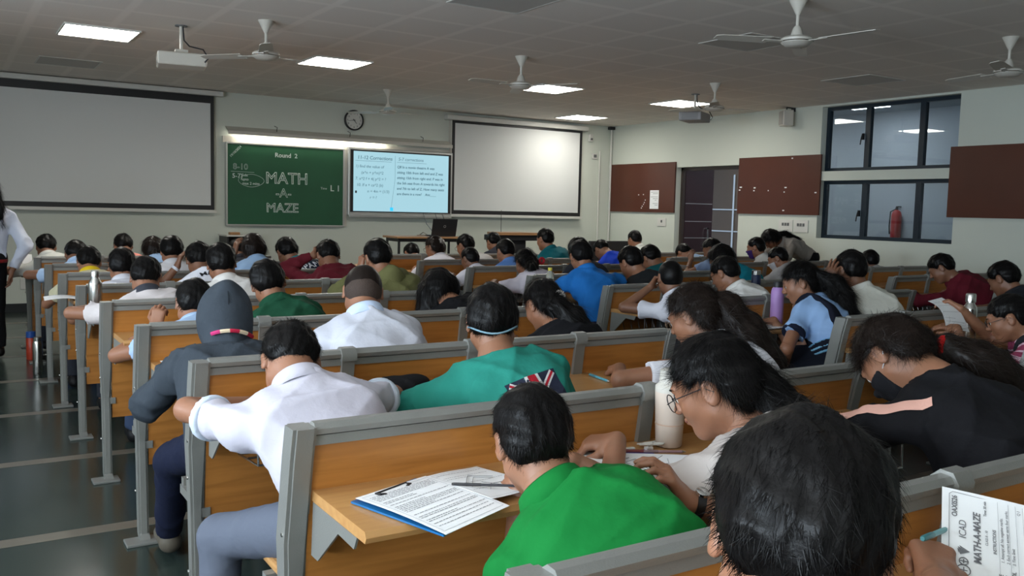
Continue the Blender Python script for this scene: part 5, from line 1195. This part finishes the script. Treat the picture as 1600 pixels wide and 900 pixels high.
A('person in a salmon pink top in the front row, black band at nape', 9, (.756, 7.95, .935), pitch=38, shirt=(222, 142, 128), collar=False, hair='short', lod=2, skin=0, seed=54, wide=.175)
A('boy in a white shirt alone in the front row under the corner pipe', 9, (6.87, 7.95, 1.015), hx=7.0, pitch=20, shirt=(212, 214, 208), hair='short', lod=2, skin=0, seed=55)
# ================================================================== the two standing people
person('woman standing at the left edge in a white blouse and black trousers, red belt', (-.33, 7.68, 1.42), (-.36, 7.66, .86), pitch=4, yaw=-20, s=1.08, shirt=(200, 205, 220), sleeve='long', hair='long', lod=1, skin=1, seed=60, wide=.165, standing=True, leg_rgb=(12, 12, 15),
  LH=(-.54, 7.60, .80), Lp=(-.6, -.8, 0), RH=(-.17, 7.66, .74), Rp=(.8, -.5, 0), Rd=(.0, .2, -1), Rn=(-1, 0, 0), Ld=(0, .2, -1), legs=[((-.45, 7.68, .46), (-.45, 7.66, .09)), ((-.28, 7.70, .46), (-.27, 7.68, .09))],
  tail=[((-.31, 7.60, 1.42), .06), ((-.27, 7.57, 1.30), .055), ((-.25, 7.56, 1.20), .03)], extras=[belt_band((120, 30, 30))], group=None, shoes=(20, 16, 14), hunch=.0)
person('woman in a grey shirt bending over a desk beneath the corridor windows', (8.02, 6.72, 1.075), (8.58, 6.60, .86), pitch=58, yaw=62, s=1.05, shirt=(140, 134, 128), sleeve='long', hair='long', lod=1, skin=1, seed=61, wide=.155, standing=True, leg_rgb=(14, 14, 18), hunch=.02,
  LH=(7.86, 6.62, .76), Lp=(.2, -.8, 0), RH=(8.0, 6.95, .76), Rp=(.3, .5, -.2), legs=[((8.56, 6.55, .46), (8.60, 6.52, .09)), ((8.60, 6.72, .46), (8.64, 6.70, .09))],
  tail=[((8.08, 6.70, 1.11), .055), ((8.22, 6.66, 1.13), .045), ((8.36, 6.60, 1.09), .022)], group=None, tyaw=70)
# ================================================================== PAPERS, BOTTLES AND OTHER THINGS ON THE DESKS
def sheet(label, cs, rows=0, curl=None, z=None, header=True, drawing=False, m_=None, cat='paper', name='paper_sheet', dens=.7):
    """cs: top-left, top-right, bottom-right, bottom-left of the page (world)"""
    cs = [np.array((c[0], c[1], c[2] if len(c) > 2 else z), float) for c in cs]; o0 = sum(cs)/4; N = 12
    def P2(u, v, off=0):
        p = cs[0]*(1-u)*(1-v)+cs[1]*u*(1-v)+cs[2]*u*v+cs[3]*(1-u)*v; n = unit(np.cross(cs[1]-cs[0], cs[3]-cs[0])); n = n if n[2] > 0 else -n
        c = curl(u, v) if curl else .0015*math.sin(u*5+v*3); return p+n*(c+off)-o0
    V = []; F = []
    for k, off in enumerate((0, .0007)):
        for b in range(N+1):
            for a in range(N+1): V.append(P2(a/N, b/N, off))
    n1 = (N+1)**2
    for b in range(N):
        for a in range(N):
            q = b*(N+1)+a; F.append((q, q+N+1, q+N+2, q+1)); F.append((n1+q, n1+q+1, n1+q+N+2, n1+q+N+1))
    for a in range(N):
        F.append((a, a+1, n1+a+1, n1+a)); q = N*(N+1)+a; F.append((q+1, q, n1+q, n1+q+1)); F.append((a*(N+1), n1+a*(N+1), n1+(a+1)*(N+1), (a+1)*(N+1))); q = a*(N+1)+N; F.append((q, q+N+1, n1+q+N+1, n1+q))
    o = mesh_obj(name, V, F, m_ or M['paper']); o.location = tuple(o0); tag(o, label, cat)
    rg = random.Random(len(label)); TV = []; TF = []
    def bar(u0, u1, v0, v1):
        n_ = max(1, int((u1-u0)*10)); i0 = len(TV)
        for k in range(n_+1):
            u = u0+(u1-u0)*k/n_; TV.append(P2(u, v0, .0013)); TV.append(P2(u, v1, .0013))
        for k in range(n_): TF.append((i0+2*k, i0+2*k+1, i0+2*k+3, i0+2*k+2))
    if rows:
        for k in range(rows):
            v = .10+k*.80/rows; u = .08
            if rg.random() > dens: continue
            end = .92 if rg.random() < .7 else .5
            while u < end: L = rg.uniform(.015, .06); bar(u, min(u+L, .93), v, v+.0075); u += L+.012
        mesh_obj('printed_text', TV, TF, M['ink'], o); TV.clear(); TF.clear()
        for e in ((.04, .96, .045, .048), (.04, .96, .955, .958)): bar(*e)
        for u in (.04, .957):
            i0 = len(TV); TV += [P2(u, .045, .0013), P2(u+.003, .045, .0013)]
            for k in range(1, 9): TV += [P2(u, .045+.91*k/8, .0013), P2(u+.003, .045+.91*k/8, .0013)]; TF.append((i0+2*k-2, i0+2*k-1, i0+2*k+1, i0+2*k))
        mesh_obj('printed_border', TV, TF, M['ink'], o)
    if drawing:
        pl = [[(.1, .55), (.35, .35), (.5, .25), (.8, .4)], [(.15, .6), (.38, .42), (.52, .32), (.75, .45)], [(.3, .75), (.5, .6), (.75, .62), (.93, .7)], [(.45, .5), (.6, .7), (.8, .72)]]
        mb = MB()
        for l in pl: mb.tube([P2(u, v, .0014) for u, v in l], .0006, 4)
        mb.build('pencil_lines', M['ink'], o)
    o['_p'] = 0; del o['_p']; return o, P2
def clipboard(label, cs, z, rgb, clip=True, th=.004):
    cs = [Vector((c[0], c[1], z)) for c in cs]; c0 = sum(cs, Vector())/4; t = empty('clipboard', c0, label=label, cat='clipboard')
    MB().prism([(c.x-c0.x, c.y-c0.y) for c in cs], 2, 0, th).build('board', mat('clipboard_board', srgb(*rgb), .35), t)
    if clip:
        a, b = cs[0], cs[1]; u = (b-a).normalized(); d = (cs[3]-a).normalized(); m_ = (a+b)/2+d*.022-c0
        mb = MB(); mb.tube([m_-u*.05+Vector((0, 0, .010)), m_+u*.05+Vector((0, 0, .010))], .004, 6)
        for s in (-1, 1): mb.tube([m_+u*.048*s+Vector((0, 0, .008)), m_+u*.048*s+d*.014+Vector((0, 0, .010)), m_+u*.035*s+d*.018+Vector((0, 0, .008))], .006, 6)
        mb.build('spring_clip', M['black'], t, True)
        MB().tube([m_-u*.035+d*.02+Vector((0, 0, .009)), m_+d*.03+Vector((0, 0, .009)), m_+u*.035+d*.02+Vector((0, 0, .009))], .002, 6).build('wire_clip', M['steel'], t, True)
    return t
def pen(label, a, b, rgb, r=.004, cat='pen', name='pen'):
    a = np.array(a, float); b = np.array(b, float); d = unit(b-a); t = empty(name, (0, 0, 0), label=label, cat=cat); t.location = tuple(a); L = np.linalg.norm(b-a)
    MB().tube([(0, 0, 0)+d*0, d*L*.62], r, 8).build('barrel', mat('pen_barrel', srgb(*rgb), .3), t, True)
    MB().tube([d*L*.62, d*L*.97, d*L], [r*1.15, r*1.1, r*.8], 8).build('cap', mat('pen_cap', srgb(*[int(c*.8) for c in rgb]), .3), t, True)
    MB().tube([d*0, -d*.008, -d*.012], [r, r*.5, r*.15], 8).build('tip', M['steel'], t, True); return t
def bottle(label, loc, prof, m_, cap, capm, name='bottle', extra=None, cat='bottle'):
    t = empty(name, loc, label=label, cat=cat); MB().lathe(prof, n=24).build('bottle_body', m_, t, True); MB().lathe(cap, n=24).build('cap', capm, t, True)
    if extra: extra(t)
    return t
DZ_ = .726
# --- the green boy's desk
clipboard('blue clipboard with a black clip under the printed sheets, nearest desk', [(.075, .80), (.27, .885), (.33, .62), (.155, .53)], DZ_, (20, 96, 150))
sheet('printed question sheet on the blue clipboard in front of the green polo boy', [(.085, .80, .735), (.285, .865, .738), (.35, .60, .735), (.155, .52, .733)], rows=30, curl=lambda u, v: .004*math.sin(v*3))
sheet('second sheet spread to the right of the blue clipboard, partly pencilled', [(.285, .862, .737), (.44, .895, .733), (.50, .69, .732), (.33, .64, .742)], rows=14, dens=.45, drawing=True)
pen('thin dark pencil lying across the sheets in front of the green polo boy', (.44, .66, .748), (.30, .765, .745), (40, 40, 46), .003, 'pencil', 'pencil')
# --- the desk of the girl in glasses
clipboard('purple clipboard under the pencilled sheet, beside the girl with round glasses', [(.62, .70), (.70, .885), (.93, .83), (.86, .60)], DZ_, (88, 82, 138))
sheet('white sheet with pencil sketches on the purple clipboard', [(.655, .715, .737), (.735, .875, .737), (.985, .70, .736), (.90, .53, .732)], drawing=True)
pen('dark red pencil lying above the pencilled sheet', (.92, .80, .732), (.77, .89, .732), (110, 26, 24), .0045, 'pencil', 'pencil')
pen('grey pencil beside the dark red one', (.99, .76, .732), (.90, .81, .732), (150, 120, 125), .004, 'pencil', 'pencil')
for k, (x, y) in enumerate(((.885, .845), (.935, .83))):
    tag(MB().box(x-.012, x+.012, y-.007, y+.007, .725, .737, bev=.003).build('eraser', M['white']), ['small white eraser next to the writing hand', 'small white eraser right of the other one'][k], 'eraser', 'erasers on the near desk')
q = MB()
rg = random.Random(3); pts = [(.98+.045*math.sin(k*1.1)+.01*math.sin(k*3), .85+.03*math.cos(k*1.4), .730+.010*abs(math.sin(k*.7))) for k in range(24)]
tag(q.tube(pts, .0022, 6).build('coiled_cable', M['white'], None, True), 'heap of coiled white earphone cable beside the cream tumbler', 'cable')
def tumb(t):
    MB().tube([(0, -.01, .215), (.0, -.055, .225), (-.03, -.06, .20)], .005, 8).build('carry_loop', M['cream'], t, True)
    MB().lathe([(.0385, .06), (.0395, .06), (.0395, .064), (.0385, .064)], n=24, cap=False).build('band', mat('pale_band', (.55, .38, .28), .4), t, True)
bottle('cream lidded tumbler standing by the backrest near the girl in round glasses', (1.02, .845, DZ_), [(0, 0), (.033, 0), (.036, .004), (.041, .12), (.042, .15), (.036, .152)], mat('cream_cup', (.60, .50, .42), .35), [(.032, .15), (.042, .150), (.042, .165), (.032, .175), (.030, .21), (.018, .214), (.0, .214)], M['cream'], 'tumbler', tumb, 'tumbler')
# --- the sheet propped on the nearest desk (bottom right)
Cc = np.array(CAM); k97 = .965
A_, B_, C_ = (Cc+(np.array(q_)-Cc)*k97 for q_ in ((.9381, .0028, .8569), (.7894, -.0958, .745), (1.1234, -.2247, .8111)))
D_ = B_+(C_-A_)
o, P2 = sheet('tilted question paper headed MATH-A-MAZE at the bottom right corner', [B_, A_, C_, D_], curl=lambda u, v: .004*math.sin(v*3.1))
ex = unit(A_-B_); ey = -unit(C_-A_); ez = unit(np.cross(ex, ey)); ez = ez; o0 = (A_+B_+C_+D_)/4
def ptext(body, u, v, size, bold=0, al='CENTER', sh=0):
    b = P2(u, v, .0022); mt = Matrix(((ex[0], ey[0], ez[0], b[0]), (ex[1], ey[1], ez[1], b[1]), (ex[2], ey[2], ez[2], b[2]), (0, 0, 0, 1)))
    text_mesh('printed_text', body, size, mt, M['ink'], o, align=al, thick=.0001, bold=bold, shear=sh)
ptext('OAXIS26', .80, .085, .0125, .0003); ptext('ICAD', .56, .135, .017); ptext('MATH-A-MAZE', .50, .215, .0165, .0004, sh=.1)
ptext('Time: 30 min', .84, .25, .0065, .0001); ptext('NAME', .06, .33, .009, .0002, 'LEFT'); ptext('CLASS', .06, .365, .009, .0002, 'LEFT'); ptext('SCHOOL', .06, .40, .009, .0002, 'LEFT'); ptext('ROUND-2', .16, .50, .011, .0003)
ptext('CLASS 8 - 10', .52, .255, .006); ptext('INSTRUCTIONS', .50, .30, .0075, .0001); ptext('1. Attempt all. No negative marks.', .30, .34, .007, 0, 'LEFT', .1); ptext('2. Each correct answer earns four marks.', .30, .37, .007, 0, 'LEFT', .1); ptext('3. Time limit', .30, .40, .007, 0, 'LEFT', .1); ptext('Q 1', .88, .44, .007)
def pl(pts, r=.0004): return MB().tube([P2(u, v, .0024) for u, v in pts], r, 4)
pl([(.04, .96), (.04, .06), (.07, .04), (.93, .04), (.96, .06), (.96, .96)], .0005).build('printed_border', M['ink'], o)
for v in (.315, .375, .415, .455): pl([(.05, v), (.95, v)], .00025).build('ruled_line', M['ink'], o)
for r_ in (.16, .14, .09): pl([(.5+r_*1.3*math.cos(a), .62+r_*.9*math.sin(a)) for a in np.linspace(0, 6.283, 40)], .0004).build('printed_emblem', M['ink'], o)
mb = MB()
for k in range(5):
    a = -.8+k*.4; mb.add([P2(.33, .155, .0024), P2(.33+.05*math.cos(a+1.57)-.01, .13-.04*math.cos(a), .0024), P2(.33+.05*math.cos(a+1.57)+.01, .125-.04*math.cos(a), .0024)], [(0, 1, 2)])
mb.build('printed_emblem', M['ink'], o)
mb = MB()
for cx, rr_ in ((.13, .045), (.22, .03)):
    mb.tube([P2(cx+rr_*1.2*math.cos(a), .12+rr_*.8*math.sin(a), .0024) for a in np.linspace(0, 6.283, 14)], .0009, 4); mb.tube([P2(cx-rr_*.6, .12, .0024), P2(cx+rr_*.6, .12, .0024)], .0012, 4); mb.tube([P2(cx, .10, .0024), P2(cx, .14, .0024)], .0008, 4)
mb.build('printed_emblem', M['ink'], o)
d0 = unit((.9, .25, -.12)); t0 = np.array(i0['tips']['R'])+np.array((-.03, -.02, .022)); pen('teal pen in the hand of the closest person', t0+d0*.09, t0-d0*.05, (70, 150, 155), .0048)
# --- other sheets and pens
sheet('sheet and booklet on the desk in front of the black jacket girl', [(1.50, .86, .734), (1.72, .88, .733), (1.74, .70, .732), (1.49, .68, .736)], rows=16)
sheet('sheet on the desk in front of the pinafore girl', [(3.14, 2.70, .734), (3.36, 2.72, .733), (3.40, 2.47, .731), (3.17, 2.44, .736)], rows=14)
sheet('sheet lying at the left end of the fourth middle-block desk', [(3.10, 3.62, .733), (3.30, 3.62, .733), (3.30, 3.42, .733), (3.08, 3.42, .734)], rows=8)
sheet('corner of a sheet at the left end of the middle-block desk behind the bowed girl', [(3.10, 1.79, .733), (3.30, 1.79, .733), (3.30, 1.60, .733), (3.10, 1.60, .733)])
sheet('folded sheet drooping over the bench end beside the white shirt elbow', [(-.02, 1.72, .733), (.12, 1.72, .733), (.12, 1.55, .734), (-.03, 1.52, .712)])
sheet('white sheet beside the hooded person, on the desk end', [(.06, 2.72, .734), (.22, 2.72, .734), (.22, 2.54, .734), (.06, 2.54, .734)])
sheet('sheets sticking out past the bench end in the sixth row', [(-.12, 5.40, .739), (.12, 5.42, .735), (.12, 5.22, .735), (-.13, 5.20, .733)], curl=lambda u, v: .010*math.sin(u*4))
sheet('curled white sheets on the desk near the brown doorway', [(6.10, 6.38, .76), (6.34, 6.38, .735), (6.34, 6.14, .735), (6.10, 6.14, .76)], curl=lambda u, v: .05*(1-u)**2)
sheet('white sheet held upright by the frontmost left boy', [(-.06, 8.08, .86), (.02, 8.10, .86), (.02, 8.02, .735), (-.06, 8.0, .735)])
tl = istr['tips']['L']; tr = istr['tips']['R']
sheet('curving question sheet held up by the boy in the striped shirt', [tr+np.array((-.10, .03, -.01)), tr+np.array((.02, .03, .005)), tl+np.array((.16, -.08, -.03)), tl+np.array((.0, -.05, -.005))], rows=18, dens=.35, curl=lambda u, v: .03*math.sin(v*3.3))
pen('light blue pen lying on the desk right of the teal T-shirt', (1.44, 1.64, .730), (1.46, 1.78, .730), (90, 165, 185), .005)
v = Vol(np.array((.44, 1.62, .70)), np.array((.82, 1.88, .84)), .007); v.ell((.62, 1.76, .755), (.12, .055, .035), None, .02); v.ell((.70, 1.76, .765), (.05, .045, .03), None, .03); v.f += folds(v.grid(), 2, 20)*.01; v.f = np.maximum(v.f, .726-v.grid()[2]+0*v.grid()[0]+0*v.grid()[1]).astype(np.float32)
Vv, Qq = v.mesh(); o = mesh_obj('pencil_pouch', Vv-np.array((.62, 1.76, .726)), Qq, cloth((22, 22, 24)), None, True); o.location = (.62, 1.76, .726); tag(o, 'soft black pouch on the desk beside the white shirt elbow', 'pouch')
# --- bottles
ST_P = [(0, 0), (.034, 0), (.036, .004), (.036, .165), (.034, .178), (.022, .198), (.020, .206)]
bottle('steel water bottle on the fifth-row desk at the left end', (.06, 4.46, DZ_), ST_P, M['steel'], [(.019, .205), (.022, .207), (.022, .235), (.018, .242), (0, .243)], M['steel'], 'water_bottle')
bottle('steel water bottle on the desk beside the striped shirt boy', (3.93, 1.72, DZ_), ST_P, M['steel'], [(.019, .205), (.026, .207), (.026, .245), (.022, .252), (0, .253)], M['steel'], 'water_bottle')
bottle('tall lilac water bottle with a black lid before the pinafore girl', (3.52, 2.66, DZ_), [(0, 0), (.036, 0), (.038, .005), (.038, .185), (.034, .205), (.026, .216)], mat('lilac', srgb(168, 130, 190), .5), [(.027, .214), (.027, .240), (.022, .250), (0, .251)], M['black'], 'water_bottle')
bottle('navy water bottle with a steel rim on the fourth-row middle-block desk', (4.30, 3.54, DZ_), [(0, 0), (.032, 0), (.034, .004), (.034, .20), (.030, .21)], mat('navy', srgb(20, 36, 74), .4), [(.030, .208), (.033, .21), (.033, .238), (.028, .243), (0, .243)], M['steel'], 'water_bottle')
plast = mat('clear_plastic', (.55, .58, .75), .15); plast.node_tree.nodes['Principled BSDF'].inputs['Transmission Weight'].default_value = .6
bottle('bluish plastic bottle with a white cap on the seventh-row desk', (1.42, 6.30, DZ_), [(0, 0), (.034, 0), (.036, .01), (.033, .05), (.036, .10), (.030, .145), (.014, .165)], plast, [(.014, .163), (.018, .165), (.018, .188), (0, .19)], M['white'])
juice = mat('clear_bottle', (.75, .78, .70), .1); juice.node_tree.nodes['Principled BSDF'].inputs['Transmission Weight'].default_value = .7
def jl(t): MB().lathe([(0, .003), (.031, .003), (.031, .11), (.0, .112)], n=20).build('juice', mat('yellow_juice', (.72, .62, .02), .3), t, True); MB().lathe([(.0345, .04), (.035, .04), (.035, .085), (.0345, .085)], n=20, cap=False).build('bottle_label', mat('yellow_label', (.65, .62, .10), .5), t, True)
bottle('clear yellow juice bottle on the desk beside the bright blue polo', (3.13, 4.46, DZ_), [(0, 0), (.032, 0), (.034, .008), (.034, .13), (.028, .165), (.013, .195)], juice, [(.013, .193), (.016, .195), (.016, .215), (0, .216)], mat('yellow_cap', (.70, .60, .05), .4), 'bottle', jl)
bottle('red water bottle with a blue lid standing on the floor', (-.04, 7.56, 0), [(0, 0), (.036, 0), (.038, .005), (.038, .18), (.030, .19)], mat('red_plastic', (.42, .04, .015), .35), [(.037, .185), (.038, .19), (.036, .235), (0, .24)], mat('blue_lid', (.02, .08, .32), .35), 'water_bottle')
bottle('slim steel flask standing on the floor beside the red bottle', (-.05, 6.80, 0), [(0, 0), (.034, 0), (.036, .005), (.036, .24), (.030, .26)], M['steel'], [(.030, .258), (.030, .29), (0, .295)], M['steel'], 'water_bottle')
# school bags on the floor under the benches
def bag(label, x, y, rgb, s=1.0, rz=0):
    t = empty('school_bag', (x, y, 0), rz, label=label, cat='bag'); v = Vol(np.array((-.24, -.2, -.01)), np.array((.24, .2, .42)), .011)
    v.ell((0, 0, .16*s), (.16*s, .085*s, .17*s), None, .02); v.ell((0, 0, .09*s), (.17*s, .095*s, .10*s), None, .04); v.f += folds(v.grid(), 4, 12)*.015; v.f = np.maximum(v.f, -v.grid()[2]+0*v.grid()[0]+0*v.grid()[1]).astype(np.float32)
    V_, Q_ = v.mesh(); mesh_obj('bag_body', V_, Q_, cloth(rgb), t, True)
    v = Vol(np.array((-.2, -.2, 0)), np.array((.2, .05, .3)), .011); v.ell((0, -.085*s, .10*s), (.11*s, .045*s, .08*s), None, .02); V_, Q_ = v.mesh(); mesh_obj('front_pocket', V_, Q_, cloth(rgb), t, True)
    MB().tube([(-.04, .0, .31*s), (-.035, .01, .36*s), (.035, .01, .36*s), (.04, 0, .31*s)], .008, 6).build('handle', M['black'], t, True)
    for q_ in (-.08, .08): MB().tube([(q_, .05, .30*s), (q_, .12*s, .24*s), (q_, .11*s, .10*s), (q_, .07, .03)], .012, 6).build('shoulder_strap', M['black'], t, True)
bag('black school bag on the floor under the fourth-row bench near the aisle', .55, 4.0, (18, 18, 20), .75)
bag('dark school bag on the floor under the third-row bench', 1.15, 2.52, (26, 30, 44), .8)
bag('grey school bag on the floor under the sixth-row bench', .75, 5.85, (60, 62, 66), .75)
